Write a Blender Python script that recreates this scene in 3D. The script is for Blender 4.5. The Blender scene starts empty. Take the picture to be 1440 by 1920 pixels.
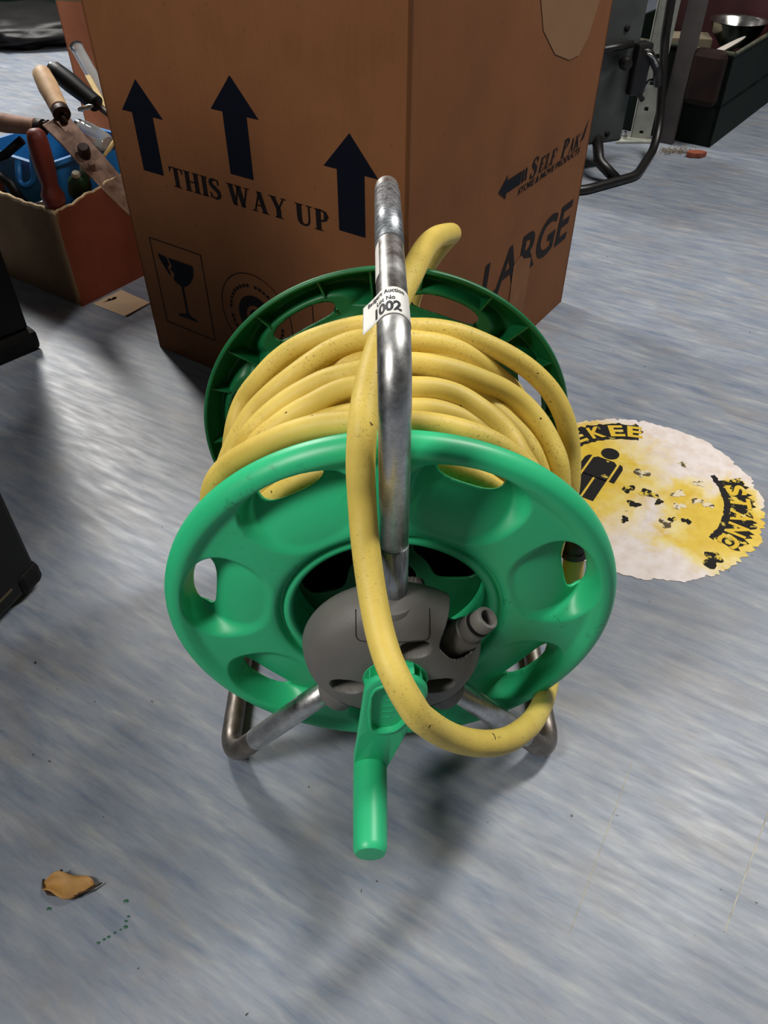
import bpy, bmesh, math, random
import numpy as np
from mathutils import Vector, Matrix

random.seed(7)
np.random.seed(7)
SC = bpy.context.scene
COL = SC.collection
PI = math.pi
rad = math.radians

# ------------------------------------------------------------------ camera
cam_d = bpy.data.cameras.new('camera')
cam = bpy.data.objects.new('camera', cam_d)
COL.objects.link(cam)
cam.location = (0, 0, 0.68)
cam.rotation_euler = (rad(90 - 43.3), 0, 0)
cam_d.sensor_fit = 'HORIZONTAL'
cam_d.sensor_width = 36.0
cam_d.lens = 36.0 * 1442.0 / 1440.0
cam_d.clip_start = 0.02
SC.camera = cam

# ------------------------------------------------------------------ world, lights, exposure
w = bpy.data.worlds.new('room_ambient')
SC.world = w
w.use_nodes = True
bg = w.node_tree.nodes['Background']
bg.inputs[0].default_value = (0.92, 0.95, 1.0, 1)
bg.inputs[1].default_value = 0.045


def tube_light(name, loc, aim, sx, sy, power, col=(1, 0.97, 0.92)):
    d = bpy.data.lights.new(name, 'AREA')
    d.shape = 'RECTANGLE'
    d.size, d.size_y = sx, sy
    d.energy = power
    d.color = col
    o = bpy.data.objects.new(name, d)
    COL.objects.link(o)
    o.location = loc
    o.rotation_euler = (Vector(aim) - Vector(loc)).to_track_quat('-Z', 'Y').to_euler()
    return o


tube_light('lamp_left', (-1.00, -0.30, 1.60), (-0.05, 0.38, 0.15), 0.30, 0.6, 24)
tube_light('ceiling_light_back', (-1.50, 3.00, 1.85), (-1.1, 2.5, 0), 0.30, 1.3, 72)
tube_light('ceiling_light_right', (1.30, 1.35, 2.30), (0.6, 0.8, 0), 0.30, 1.3, 57)
SC.view_settings.view_transform = 'Standard'
SC.view_settings.look = 'None'
SC.view_settings.gamma = 1.0
SC.view_settings.use_curve_mapping = False
SC.view_settings.exposure = 0.0

# ------------------------------------------------------------------ helpers: materials


def lin(r, g, b):
    f = lambda c: (c / 255 / 12.92) if c / 255 <= 0.04045 else ((c / 255 + 0.055) / 1.055) ** 2.4
    return (f(r), f(g), f(b), 1.0)


class N:
    """tiny node-tree helper"""

    def __init__(s, name):
        s.m = bpy.data.materials.new(name)
        s.m.use_nodes = True
        s.t = s.m.node_tree
        s.b = s.t.nodes['Principled BSDF']
        s.co = s.t.nodes.new('ShaderNodeTexCoord')

    def n(s, typ, **kw):
        nd = s.t.nodes.new(typ)
        for k, v in kw.items():
            if k.startswith('i_'):
                nd.inputs[k[2:].replace('_', ' ')].default_value = v
            else:
                setattr(nd, k, v)
        return nd

    def l(s, a, b):
        s.t.links.new(a, b)

    def mapping(s, scale=(1, 1, 1), rot=(0, 0, 0), coord='Object', loc=(0, 0, 0)):
        mp = s.n('ShaderNodeMapping')
        mp.inputs['Scale'].default_value = scale
        mp.inputs['Rotation'].default_value = rot
        mp.inputs['Location'].default_value = loc
        s.l(s.co.outputs[coord], mp.inputs['Vector'])
        return mp.outputs['Vector']

    def rmap(s, scale, ang):
        v = s.mapping((1, 1, 1), (0, 0, ang))
        mp = s.n('ShaderNodeMapping')
        mp.inputs['Scale'].default_value = scale
        s.l(v, mp.inputs['Vector'])
        return mp.outputs['Vector']

    def noise(s, vec, scale, detail=4, rough=0.55, dist=0.0):
        nd = s.n('ShaderNodeTexNoise')
        nd.inputs['Scale'].default_value = scale
        nd.inputs['Detail'].default_value = detail
        nd.inputs['Roughness'].default_value = rough
        nd.inputs['Distortion'].default_value = dist
        s.l(vec, nd.inputs['Vector'])
        return nd.outputs['Fac']

    def ramp(s, fac, stops, interp='LINEAR'):
        nd = s.n('ShaderNodeValToRGB')
        cr = nd.color_ramp
        cr.interpolation = interp
        while len(cr.elements) < len(stops):
            cr.elements.new(0.5)
        for e, (p, c) in zip(cr.elements, stops):
            e.position = p
            e.color = c if len(c) == 4 else (*c, 1)
        s.l(fac, nd.inputs['Fac'])
        return nd.outputs['Color']

    def mix(s, fac, a, b, blend='MIX'):
        nd = s.n('ShaderNodeMix', data_type='RGBA', blend_type=blend)
        for sock, v in ((nd.inputs[0], fac), (nd.inputs[6], a), (nd.inputs[7], b)):
            if isinstance(v, (int, float)):
                sock.default_value = v
            elif isinstance(v, tuple):
                sock.default_value = v
            else:
                s.l(v, sock)
        return nd.outputs[2]

    def bump(s, h, strength=0.2, dist=0.002):
        nd = s.n('ShaderNodeBump')
        nd.inputs['Strength'].default_value = strength
        nd.inputs['Distance'].default_value = dist
        s.l(h, nd.inputs['Height'])
        s.l(nd.outputs['Normal'], s.b.inputs['Normal'])


def BW(p0, p1, inv=False):
    a, b = ((0, 0, 0, 1), (1, 1, 1, 1))
    return [(p0, b), (p1, a)] if inv else [(p0, a), (p1, b)]


def mk(name, col, rough=0.5, metal=0.0, col2=None, vscale=8.0, vlo=0.4, vhi=0.7, bump=None, stretch=(1, 1, 1), spec=0.5, speck=None, rvar=None):
    m = N(name)
    m.b.inputs['Roughness'].default_value = rough
    m.b.inputs['Metallic'].default_value = metal
    m.b.inputs['Specular IOR Level'].default_value = spec
    m.b.inputs['Base Color'].default_value = col
    vec = m.mapping(stretch)
    out = None
    if col2 is not None:
        f = m.ramp(m.noise(vec, vscale, 6), BW(vlo, vhi))
        out = m.mix(f, col, col2)
    if speck is not None:
        sc, thr, scol = speck
        f = m.ramp(m.noise(vec, sc, 3, 0.6), BW(thr, thr + 0.05))
        out = m.mix(f, out if out is not None else col, scol)
    if out is not None:
        m.l(out, m.b.inputs['Base Color'])
    if rvar:
        f = m.ramp(m.noise(vec, rvar[0], 5), [(0.3, (rvar[1],) * 3), (0.7, (rvar[2],) * 3)])
        m.l(f, m.b.inputs['Roughness'])
    if bump:
        m.bump(m.noise(vec, bump[0], 4), bump[1], 0.002)
    return m.m


# ------------------------------------------------------------------ helpers: geometry


def link(o, parent=None):
    COL.objects.link(o)
    if parent is not None:
        o.parent = parent
    return o


def mobj(name, verts, faces, mat, parent=None, smooth=False, loc=None, rot=None):
    me = bpy.data.meshes.new(name)
    me.from_pydata([tuple(map(float, v)) for v in verts], [], [tuple(map(int, f)) for f in faces])
    bm = bmesh.new()
    bm.from_mesh(me)
    bmesh.ops.recalc_face_normals(bm, faces=bm.faces)
    bm.to_mesh(me)
    bm.free()
    if smooth:
        me.polygons.foreach_set('use_smooth', [True] * len(me.polygons))
    if mat is not None:
        me.materials.append(mat)
    o = bpy.data.objects.new(name, me)
    link(o, parent)
    if loc is not None:
        o.location = loc
    if rot is not None:
        o.rotation_euler = rot
    return o


def empty(name, loc=(0, 0, 0), rz=0.0):
    o = bpy.data.objects.new(name, None)
    COL.objects.link(o)
    o.empty_display_size = 0.05
    o.location = loc
    o.rotation_euler = (0, 0, rz)
    return o


def tag(o, label, cat, group=None, kind=None):
    o['label'] = label
    o['category'] = cat
    if group:
        o['group'] = group
    if kind:
        o['kind'] = kind
    return o


def catmull(pts, step):
    P = [np.array(p, float) for p in pts]
    P = [2 * P[0] - P[1]] + P + [2 * P[-1] - P[-2]]
    out = []
    for i in range(1, len(P) - 2):
        p0, p1, p2, p3 = P[i - 1:i + 3]
        # centripetal
        t0 = 0.0
        t1 = t0 + max(np.linalg.norm(p1 - p0), 1e-6) ** 0.5
        t2 = t1 + max(np.linalg.norm(p2 - p1), 1e-6) ** 0.5
        t3 = t2 + max(np.linalg.norm(p3 - p2), 1e-6) ** 0.5
        n = max(2, int(np.linalg.norm(p2 - p1) / step) + 1)
        for k in range(n):
            t = t1 + (t2 - t1) * k / n
            A1 = (t1 - t) / (t1 - t0) * p0 + (t - t0) / (t1 - t0) * p1
            A2 = (t2 - t) / (t2 - t1) * p1 + (t - t1) / (t2 - t1) * p2
            A3 = (t3 - t) / (t3 - t2) * p2 + (t - t2) / (t3 - t2) * p3
            B1 = (t2 - t) / (t2 - t0) * A1 + (t - t0) / (t2 - t0) * A2
            B2 = (t3 - t) / (t3 - t1) * A2 + (t - t1) / (t3 - t1) * A3
            out.append((t2 - t) / (t2 - t1) * B1 + (t - t1) / (t2 - t1) * B2)
    out.append(P[-2])
    return out


def fillet(pts, r, n=9):
    """polyline with rounded corners"""
    P = [np.array(p, float) for p in pts]
    out = [P[0]]
    for i in range(1, len(P) - 1):
        rr = r[i] if isinstance(r, dict) else r
        a = P[i - 1] - P[i]
        b = P[i + 1] - P[i]
        la, lb = np.linalg.norm(a), np.linalg.norm(b)
        a, b = a / la, b / lb
        ang = math.acos(max(-1, min(1, float(a @ b))))
        d = min(rr / math.tan(ang / 2), la * 0.49, lb * 0.49)
        rr = d * math.tan(ang / 2)
        bis = (a + b)
        bis /= np.linalg.norm(bis)
        c = P[i] + bis * rr / math.sin(ang / 2)
        s0 = P[i] + a * d - c
        s1 = P[i] + b * d - c
        tot = PI - ang
        for k in range(n + 1):
            f = k / n
            v = (math.sin((1 - f) * tot) * s0 + math.sin(f * tot) * s1) / math.sin(tot)
            out.append(c + v)
    out.append(P[-1])
    return out


def tube_geo(pts, radius, seg=16, caps=True):
    P = [np.array(p, float) for p in pts]
    Q = [P[0]]
    for p in P[1:]:
        if np.linalg.norm(p - Q[-1]) > 1e-5:
            Q.append(p)
    P = Q
    n = len(P)
    rf = radius if callable(radius) else (lambda f: radius)
    T = []
    for i in range(n):
        t = P[min(i + 1, n - 1)] - P[max(i - 1, 0)]
        T.append(t / np.linalg.norm(t))
    u = np.cross(T[0], (0, 0, 1.0))
    if np.linalg.norm(u) < 1e-3:
        u = np.cross(T[0], (1.0, 0, 0))
    u /= np.linalg.norm(u)
    V, Fc = [], []
    for i in range(n):
        u = u - T[i] * (u @ T[i])
        u /= np.linalg.norm(u)
        v = np.cross(T[i], u)
        rr = rf(i / (n - 1))
        for k in range(seg):
            a = 2 * PI * k / seg
            V.append(P[i] + rr * (math.cos(a) * u + math.sin(a) * v))
    for i in range(n - 1):
        for k in range(seg):
            k2 = (k + 1) % seg
            Fc.append((i * seg + k, i * seg + k2, (i + 1) * seg + k2, (i + 1) * seg + k))
    if caps:
        Fc.append(tuple(range(seg))[::-1])
        Fc.append(tuple((n - 1) * seg + k for k in range(seg)))
    return V, Fc


def tube(name, pts, radius, mat, parent=None, seg=16, caps=True):
    V, Fc = tube_geo(pts, radius, seg, caps)
    o = mobj(name, V, Fc, mat, parent, True)
    return flatcaps(o)


def flatcaps(o):
    for p in o.data.polygons:
        if len(p.vertices) > 4:
            p.use_smooth = False
    return o


def frame(axis):
    z = Vector(axis).normalized()
    q = z.to_track_quat('Z', 'Y')
    return q.to_matrix()


def lathe(name, prof, base, axis, mat, parent=None, seg=32, smooth=True, close=True):
    """prof: list of (r,h); revolved round axis from base"""
    M = frame(axis)
    V, Fc = [], []
    n = len(prof)
    for (r, h) in prof:
        for k in range(seg):
            a = 2 * PI * k / seg
            V.append(Vector(base) + M @ Vector((r * math.cos(a), r * math.sin(a), h)))
    for i in range(n - 1):
        for k in range(seg):
            k2 = (k + 1) % seg
            Fc.append((i * seg + k, i * seg + k2, (i + 1) * seg + k2, (i + 1) * seg + k))
    if close:
        if prof[0][0] > 1e-6:
            Fc.append(tuple(range(seg))[::-1])
        if prof[-1][0] > 1e-6:
            Fc.append(tuple((n - 1) * seg + k for k in range(seg)))
    o = mobj(name, V, Fc, mat, parent, smooth)
    o.data.validate()
    bm = bmesh.new()
    bm.from_mesh(o.data)
    bmesh.ops.remove_doubles(bm, verts=bm.verts, dist=1e-6)
    bmesh.ops.recalc_face_normals(bm, faces=bm.faces)
    bm.to_mesh(o.data)
    bm.free()
    if smooth:
        autosmooth(o, 40)
    return o


def autosmooth(o, ang=35):
    me = o.data
    bm = bmesh.new()
    bm.from_mesh(me)
    for e in bm.edges:
        if len(e.link_faces) == 2:
            e.smooth = e.calc_face_angle(0) < rad(ang)
    for f in bm.faces:
        f.smooth = True
    bm.to_mesh(me)
    bm.free()
    return o


def bevel_mod(o, wd, seg=2):
    md = o.modifiers.new('bevel', 'BEVEL')
    md.width = wd
    md.segments = seg
    md.limit_method = 'ANGLE'
    md.angle_limit = rad(40)
    return o


def prism(name, outline, h, M, mat, parent=None, bev=0.0, smooth=False):
    """outline (x,y) polygon extruded 0..h along local z, placed by 4x4 M"""
    n = len(outline)
    V = [M @ Vector((x, y, 0)) for x, y in outline] + [M @ Vector((x, y, h)) for x, y in outline]
    Fc = [tuple(range(n))[::-1], tuple(range(n, 2 * n))] + [(i, (i + 1) % n, n + (i + 1) % n, n + i) for i in range(n)]
    o = mobj(name, V, Fc, mat, parent)
    if smooth:
        autosmooth(o, 35)
    if bev:
        bevel_mod(o, bev)
    return o


def box(name, size, center, mat, parent=None, rz=0.0, bev=0.002, M=None):
    sx, sy, sz = [s / 2 for s in size]
    R = Matrix.Rotation(rz, 3, 'Z') if M is None else M
    V = [Vector(center) + R @ Vector((a * sx, b * sy, c * sz)) for a in (-1, 1) for b in (-1, 1) for c in (-1, 1)]
    Fc = [(0, 1, 3, 2), (4, 6, 7, 5), (0, 4, 5, 1), (2, 3, 7, 6), (0, 2, 6, 4), (1, 5, 7, 3)]
    o = mobj(name, V, Fc, mat, parent)
    if bev:
        bevel_mod(o, bev)
    return o


def hull2(c1, r1, c2, r2, n=16):
    """outline of the convex hull of two circles"""
    pts = []
    for (c, r) in ((c1, r1), (c2, r2)):
        for k in range(n * 2):
            a = 2 * PI * k / (n * 2)
            pts.append((c[0] + r * math.cos(a), c[1] + r * math.sin(a)))
    pts = sorted(set((round(x, 6), round(y, 6)) for x, y in pts))

    def half(p):
        h = []
        for q in p:
            while len(h) > 1 and (h[-1][0] - h[-2][0]) * (q[1] - h[-2][1]) - (h[-1][1] - h[-2][1]) * (q[0] - h[-2][0]) <= 0:
                h.pop()
            h.append(q)
        return h
    a, b = half(pts), half(pts[::-1])
    return a[:-1] + b[:-1]


def resample(poly, n):
    P = [np.array(p, float) for p in poly]
    P.append(P[0])
    L = [0]
    for i in range(1, len(P)):
        L.append(L[-1] + np.linalg.norm(P[i] - P[i - 1]))
    out = []
    j = 0
    for k in range(n):
        s = L[-1] * k / n
        while L[j + 1] < s:
            j += 1
        f = (s - L[j]) / (L[j + 1] - L[j])
        out.append(P[j] * (1 - f) + P[j + 1] * f)
    return out


def smoothstep(a, b, x):
    t = min(1.0, max(0.0, (x - a) / (b - a)))
    return t * t * (3 - 2 * t)


def polar_sheet(name, prof, na, disp, hole, mat, parent, zc, thick=None):
    """surface of revolution about local y (front = -y) with displacement and cut-out holes.
    prof: dense [(r,y)], disp(r,phi)->dy, hole(r,phi)->g (<0 means cut away) or None"""
    nr = len(prof)
    R = [[p[0]] * na for p in prof]
    PH = [[2 * PI * k / na for k in range(na)] for _ in prof]
    Fc = []
    if hole:
        G = [[hole(prof[i][0], 2 * PI * k / na) for k in range(na)] for i in range(nr)]
    for i in range(nr - 1):
        for k in range(na):
            k2 = (k + 1) % na
            if hole:
                g = (G[i][k] + G[i][k2] + G[i + 1][k] + G[i + 1][k2]) / 4
                if g < 0:
                    continue
            Fc.append((i, k, k2))
    if hole:
        used = {}
        for (i, k, k2) in Fc:
            for v in ((i, k), (i, k2), (i + 1, k2), (i + 1, k)):
                used[v] = used.get(v, 0) + 1
        for (i, k), c in used.items():
            if c < 4 and 0 < i < nr - 1 and abs(G[i][k]) < 0.6:
                r, ph = R[i][k], PH[i][k]
                for _ in range(6):
                    g = hole(r, ph)
                    e = 1e-5
                    gr = (hole(r + e, ph) - g) / e
                    gp = (hole(r, ph + e / 0.15) - g) / e
                    q = gr * gr + gp * gp
                    if q < 1e-6:
                        break
                    st = g / q
                    dr, dp = -st * gr, -st * gp
                    m = math.hypot(dr, dp)
                    if m > 0.0015:
                        dr, dp = dr * 0.0015 / m, dp * 0.0015 / m
                    r += dr
                    ph += dp / 0.15
                R[i][k], PH[i][k] = r, ph
    V = []
    pr = [p[0] for p in prof]
    for i in range(nr):
        for k in range(na):
            r, ph = R[i][k], PH[i][k]
            y = prof[i][1] + (disp(r, ph) if disp else 0)
            V.append((r * math.sin(ph), y, zc + r * math.cos(ph)))
    idx = {}
    VV, FF = [], []
    for (i, k, k2) in Fc:
        f = []
        for v in ((i, k), (i, k2), (i + 1, k2), (i + 1, k)):
            key = v[0] * na + v[1]
            if key not in idx:
                idx[key] = len(VV)
                VV.append(V[key])
            f.append(idx[key])
        FF.append(f)
    me = bpy.data.meshes.new(name)
    me.from_pydata(VV, [], FF)
    me.polygons.foreach_set('use_smooth', [True] * len(me.polygons))
    me.materials.append(mat)
    o = bpy.data.objects.new(name, me)
    link(o, parent)
    if thick:
        md = o.modifiers.new('thickness', 'SOLIDIFY')
        md.thickness = thick
        md.offset = -1
    return o


def densify(prof, step):
    out = []
    for (a, b) in zip(prof[:-1], prof[1:]):
        n = max(1, int(math.hypot(b[0] - a[0], b[1] - a[1]) / step + 0.5))
        for k in range(n):
            f = k / n
            out.append((a[0] + (b[0] - a[0]) * f, a[1] + (b[1] - a[1]) * f))
    out.append(prof[-1])
    return out


def smooth_prof(prof, step=0.0015):
    P = catmull([(a, b, 0) for a, b in prof], step)
    return [(float(p[0]), float(p[1])) for p in P]


# ---- lettering
def sans(txt, size, bold=0.0):
    """flat mesh (verts 2d, faces) of text in the built-in font, origin at left of baseline"""
    cu = bpy.data.curves.new('lettering', 'FONT')
    cu.body = txt
    cu.size = size
    cu.offset = bold
    cu.resolution_u = 4
    ob = bpy.data.objects.new('lettering', cu)
    COL.objects.link(ob)
    bpy.context.view_layer.update()
    me = bpy.data.meshes.new_from_object(ob.evaluated_get(bpy.context.evaluated_depsgraph_get()))
    V = [(v.co.x, v.co.y) for v in me.vertices]
    Fc = [tuple(p.vertices) for p in me.polygons]
    bpy.data.objects.remove(ob)
    bpy.data.curves.remove(cu)
    bpy.data.meshes.remove(me)
    return V, Fc


def fit(V, x0, x1, y0, y1):
    xs = [v[0] for v in V]
    ys = [v[1] for v in V]
    a, b, c, d = min(xs), max(xs), min(ys), max(ys)
    return [(x0 + (x - a) / (b - a) * (x1 - x0), y0 + (y - c) / (d - c) * (y1 - y0)) for x, y in V]


def serif(txt, th=0.23, tn=0.085, italic=0.0, gap=0.06):
    """flat mesh of serif capitals, cap height 1"""
    V, Fc = [], []

    def quad(a, b, c, d):
        i = len(V)
        V.extend([a, b, c, d])
        Fc.append((i, i + 1, i + 2, i + 3))

    def rect(x0, y0, x1, y1):
        quad((x0, y0), (x1, y0), (x1, y1), (x0, y1))

    def diag(xa, ya, xb, yb, w):
        quad((xa - w / 2, ya), (xa + w / 2, ya), (xb + w / 2, yb), (xb - w / 2, yb))

    def ser(x, y, w):
        h = 0.05
        rect(x - w / 2, y if y < 0.5 else y - h, x + w / 2, (y + h) if y < 0.5 else y)

    def stroke(pts, ws):
        P = [np.array(p, float) for p in pts]
        for i in range(len(P) - 1):
            def nrm(j):
                t = P[min(j + 1, len(P) - 1)] - P[max(j - 1, 0)]
                t = t / np.linalg.norm(t)
                return np.array([-t[1], t[0]])
            a, b = nrm(i) * ws[i] / 2, nrm(i + 1) * ws[i + 1] / 2
            quad(tuple(P[i] - a), tuple(P[i + 1] - b), tuple(P[i + 1] + b), tuple(P[i] + a))
    adv = {}
    x = 0.0
    for ch in txt:
        o = x
        if ch == ' ':
            x += 0.33
            continue
        if ch == 'T':
            wd = 0.74
            c = o + wd / 2
            rect(o, 0.94, o + wd, 1.0)
            quad((o, 0.72), (o + 0.03, 0.72), (o + 0.12, 0.95), (o, 0.95))
            quad((o + wd - 0.03, 0.72), (o + wd, 0.72), (o + wd, 0.95), (o + wd - 0.12, 0.95))
            rect(c - th / 2, 0, c + th / 2, 1)
            ser(c, 0, th + 0.2)
        elif ch in 'HI':
            if ch == 'I':
                wd = 0.38
                rect(o + wd / 2 - th / 2, 0, o + wd / 2 + th / 2, 1)
                ser(o + wd / 2, 0, wd)
                ser(o + wd / 2, 1, wd)
            else:
                wd = 0.86
                for c in (o + 0.19, o + wd - 0.19):
                    rect(c - th / 2, 0, c + th / 2, 1)
                    ser(c, 0, 0.38)
                    ser(c, 1, 0.38)
                rect(o + 0.19, 0.47, o + wd - 0.19, 0.54)
        elif ch == 'S':
            wd = 0.58
            ctl = [(0.5, 0.74), (0.47, 0.9), (0.3, 0.965), (0.14, 0.9), (0.1, 0.76), (0.2, 0.62), (0.4, 0.46), (0.5, 0.3), (0.46, 0.12), (0.29, 0.035), (0.12, 0.1), (0.06, 0.27)]
            pp = catmull([(a + 0.0, b, 0) for a, b in ctl], 0.04)
            n = len(pp)
            ws = [tn + (th * 1.05 - tn) * max(0, math.sin(PI * min(1, max(0, (i / (n - 1) - 0.12) / 0.76)))) ** 1.4 for i in range(n)]
            stroke([(o + p[0], p[1]) for p in pp], ws)
            rect(o + 0.475, 0.7, o + 0.52, 0.99)
            rect(o + 0.035, 0.01, o + 0.08, 0.3)
        elif ch == 'W':
            wd = 1.16
            diag(o + 0.36, 0, o + 0.16, 1, th)
            diag(o + 0.36, 0, o + 0.58, 1, tn)
            diag(o + 0.78, 0, o + 0.58, 1, th)
            diag(o + 0.78, 0, o + 1.02, 1, tn)
            ser(o + 0.16, 1, 0.36)
            ser(o + 0.57, 1, 0.36)
            ser(o + 1.02, 1, 0.26)
        elif ch == 'A':
            wd = 0.84
            diag(o + 0.14, 0, o + 0.42, 1, tn)
            diag(o + 0.66, 0, o + 0.40, 1, th)
            rect(o + 0.22, 0.3, o + 0.6, 0.36)
            ser(o + 0.14, 0, 0.28)
            ser(o + 0.66, 0, 0.36)
        elif ch == 'Y':
            wd = 0.84
            diag(o + 0.43, 0.42, o + 0.17, 1, th)
            diag(o + 0.43, 0.42, o + 0.70, 1, tn)
            rect(o + 0.43 - th / 2, 0, o + 0.43 + th / 2, 0.46)
            ser(o + 0.43, 0, 0.4)
            ser(o + 0.17, 1, 0.36)
            ser(o + 0.70, 1, 0.26)
        elif ch == 'U':
            wd = 0.84
            pp = [(0.2, 1), (0.2, 0.35), (0.215, 0.2), (0.28, 0.09), (0.42, 0.04), (0.56, 0.08), (0.64, 0.19), (0.66, 0.35), (0.66, 1)]
            ws = [th, th, th * 0.95, th * 0.75, 0.1, tn * 1.1, tn, tn, tn]
            stroke([(o + a, b) for a, b in pp], ws)
            ser(o + 0.2, 1, 0.38)
            ser(o + 0.66, 1, 0.28)
        elif ch in 'PRB':
            wd = 0.68
            c = o + 0.19
            rect(c - th / 2, 0, c + th / 2, 1)
            ser(c, 0, 0.38)
            ser(c - 0.04, 1, 0.3)
            pp = [(0.2, 0.968), (0.36, 0.965), (0.5, 0.9), (0.55, 0.74), (0.5, 0.56), (0.36, 0.48), (0.2, 0.475)]
            ws = [tn, tn, 0.14, th, 0.14, tn, tn]
            stroke([(o + a, b) for a, b in pp], ws)
        elif ch in 'EFL':
            wd = 0.66
            c = o + 0.17
            rect(c - th / 2, 0, c + th / 2, 1)
            ser(c, 0, 0.34)
            ser(c, 1, 0.34)
            if ch != 'L':
                rect(c, 0.94, o + 0.6, 1)
                quad((o + 0.57, 0.72), (o + 0.6, 0.72), (o + 0.6, 0.95), (o + 0.5, 0.95))
                rect(c, 0.48, o + 0.46, 0.54)
                rect(o + 0.43, 0.38, o + 0.47, 0.64)
            if ch != 'F':
                rect(c, 0, o + 0.6, 0.06)
                quad((o + 0.5, 0.05), (o + 0.62, 0.05), (o + 0.64, 0.3), (o + 0.61, 0.3))
        elif ch == 'K':
            wd = 0.84
            c = o + 0.19
            rect(c - th / 2, 0, c + th / 2, 1)
            ser(c, 0, 0.38)
            ser(c, 1, 0.38)
            diag(o + 0.26, 0.42, o + 0.66, 1, tn * 1.3)
            diag(o + 0.68, 0, o + 0.38, 0.6, th)
            ser(o + 0.68, 0, 0.32)
            ser(o + 0.66, 1, 0.26)
        x = o + wd + gap
    V = [(a + italic * b, b) for a, b in V]
    return V, Fc


def flat_print(name, V2, Fc, M, mat, parent=None, lift=0.0006):
    V = [M @ Vector((a, b, lift)) for a, b in V2]
    o = mobj(name, V, Fc, mat, parent)
    return o


def poly(pts):
    return list(pts), [tuple(range(len(pts)))]


def ring_poly(cx, cy, r0, r1, a0=0, a1=360, n=64):
    V, Fc = [], []
    for k in range(n + 1):
        a = rad(a0 + (a1 - a0) * k / n)
        V += [(cx + r0 * math.cos(a), cy + r0 * math.sin(a)), (cx + r1 * math.cos(a), cy + r1 * math.sin(a))]
    for k in range(n):
        Fc.append((2 * k, 2 * k + 1, 2 * k + 3, 2 * k + 2))
    return V, Fc


def merge(*parts):
    V, Fc = [], []
    for v, f in parts:
        o = len(V)
        V += list(v)
        Fc += [tuple(i + o for i in q) for q in f]
    return V, Fc


# ------------------------------------------------------------------ materials
def floor_material():
    m = N('vinyl_floor')
    # flecks are drawn out along one direction of the sheet
    st = m.rmap((4.5, 26, 1), rad(31))
    st2 = m.rmap((14, 110, 1), rad(31))
    pl = m.mapping((1, 1, 1))
    a = m.noise(st, 2.6, 8, 0.62, 0.25)
    col = m.ramp(a, [(0.28, lin(106, 117, 136)), (0.42, lin(126, 135, 149)), (0.54, lin(139, 145, 155)), (0.72, lin(162, 165, 168))])
    b = m.noise(st2, 2.2, 6, 0.6, 0.2)
    fl = m.ramp(b, [(0.30, (0.25, 0.30, 0.38, 1)), (0.45, (0.5, 0.5, 0.5, 1)), (0.60, (0.5, 0.5, 0.5, 1)), (0.76, (0.78, 0.76, 0.70, 1))])
    col = m.mix(0.42, col, fl, 'OVERLAY')
    # ochre grime patches
    g = m.ramp(m.noise(m.rmap((5, 9, 1), rad(31)), 1.6, 8, 0.66, 0.6), BW(0.50, 0.74))
    col = m.mix(m.mix(0.42, (0, 0, 0, 1), g), col, lin(134, 118, 98))
    g2 = m.ramp(m.noise(pl, 4.2, 6, 0.6, 0.5), BW(0.44, 0.72))
    col = m.mix(m.mix(0.42, (0, 0, 0, 1), g2), col, lin(86, 94, 108))
    # fine dark specks
    sp = m.ramp(m.noise(pl, 120, 2, 0.5), BW(0.745, 0.775))
    col = m.mix(sp, col, lin(52, 50, 48))
    m.l(col, m.b.inputs['Base Color'])
    r = m.ramp(m.noise(st, 4, 5), [(0.3, (0.38,) * 3), (0.7, (0.52,) * 3)])
    m.l(r, m.b.inputs['Roughness'])
    m.b.inputs['Specular IOR Level'].default_value = 0.5
    m.bump(m.noise(pl, 60, 4), 0.06, 0.002)
    return m.m


def cardboard_material(name, c1, c2, scale=1.0):
    m = N(name)
    v = m.mapping((1, 1, 1))
    fib = m.mapping((420 * scale, 420 * scale, 14))
    col = m.mix(m.ramp(m.noise(v, 9 * scale, 6), BW(0.35, 0.7)), c1, c2)
    f = m.ramp(m.noise(fib, 1.0, 3), [(0.35, (0.47,) * 3), (0.65, (0.53,) * 3)])
    col = m.mix(0.5, col, f, 'OVERLAY')
    sp = m.ramp(m.noise(v, 160, 2), BW(0.70, 0.76))
    col = m.mix(m.mix(0.5, (0, 0, 0, 1), sp), col, lin(80, 55, 35))
    m.l(col, m.b.inputs['Base Color'])
    m.b.inputs['Roughness'].default_value = 0.78
    m.b.inputs['Specular IOR Level'].default_value = 0.2
    m.bump(m.noise(fib, 0.6, 2), 0.08, 0.001)
    return m.m


def plastic_green():
    m = N('green_plastic')
    v = m.mapping((1, 1, 1))
    col = m.mix(m.ramp(m.noise(v, 14, 6), BW(0.40, 0.72)), lin(46, 190, 128), lin(54, 196, 136))
    dust = m.ramp(m.noise(v, 500, 3, 0.6), BW(0.60, 0.68))
    col = m.mix(m.mix(0.15, (0, 0, 0, 1), dust), col, lin(80, 200, 150))
    # scuffs and grime
    sc = m.ramp(m.noise(v, 110, 8, 0.75, 0.6), BW(0.57, 0.66))
    big = m.ramp(m.noise(v, 13, 3), BW(0.50, 0.62))
    k = m.mix(1.0, sc, big, 'MULTIPLY')
    col = m.mix(m.mix(0.75, (0, 0, 0, 1), k), col, lin(22, 60, 44))
    m.l(col, m.b.inputs['Base Color'])
    m.b.inputs['Roughness'].default_value = 0.40
    m.b.inputs['Specular IOR Level'].default_value = 0.5
    m.bump(m.noise(v, 700, 2), 0.05, 0.0005)
    return m.m


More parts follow.
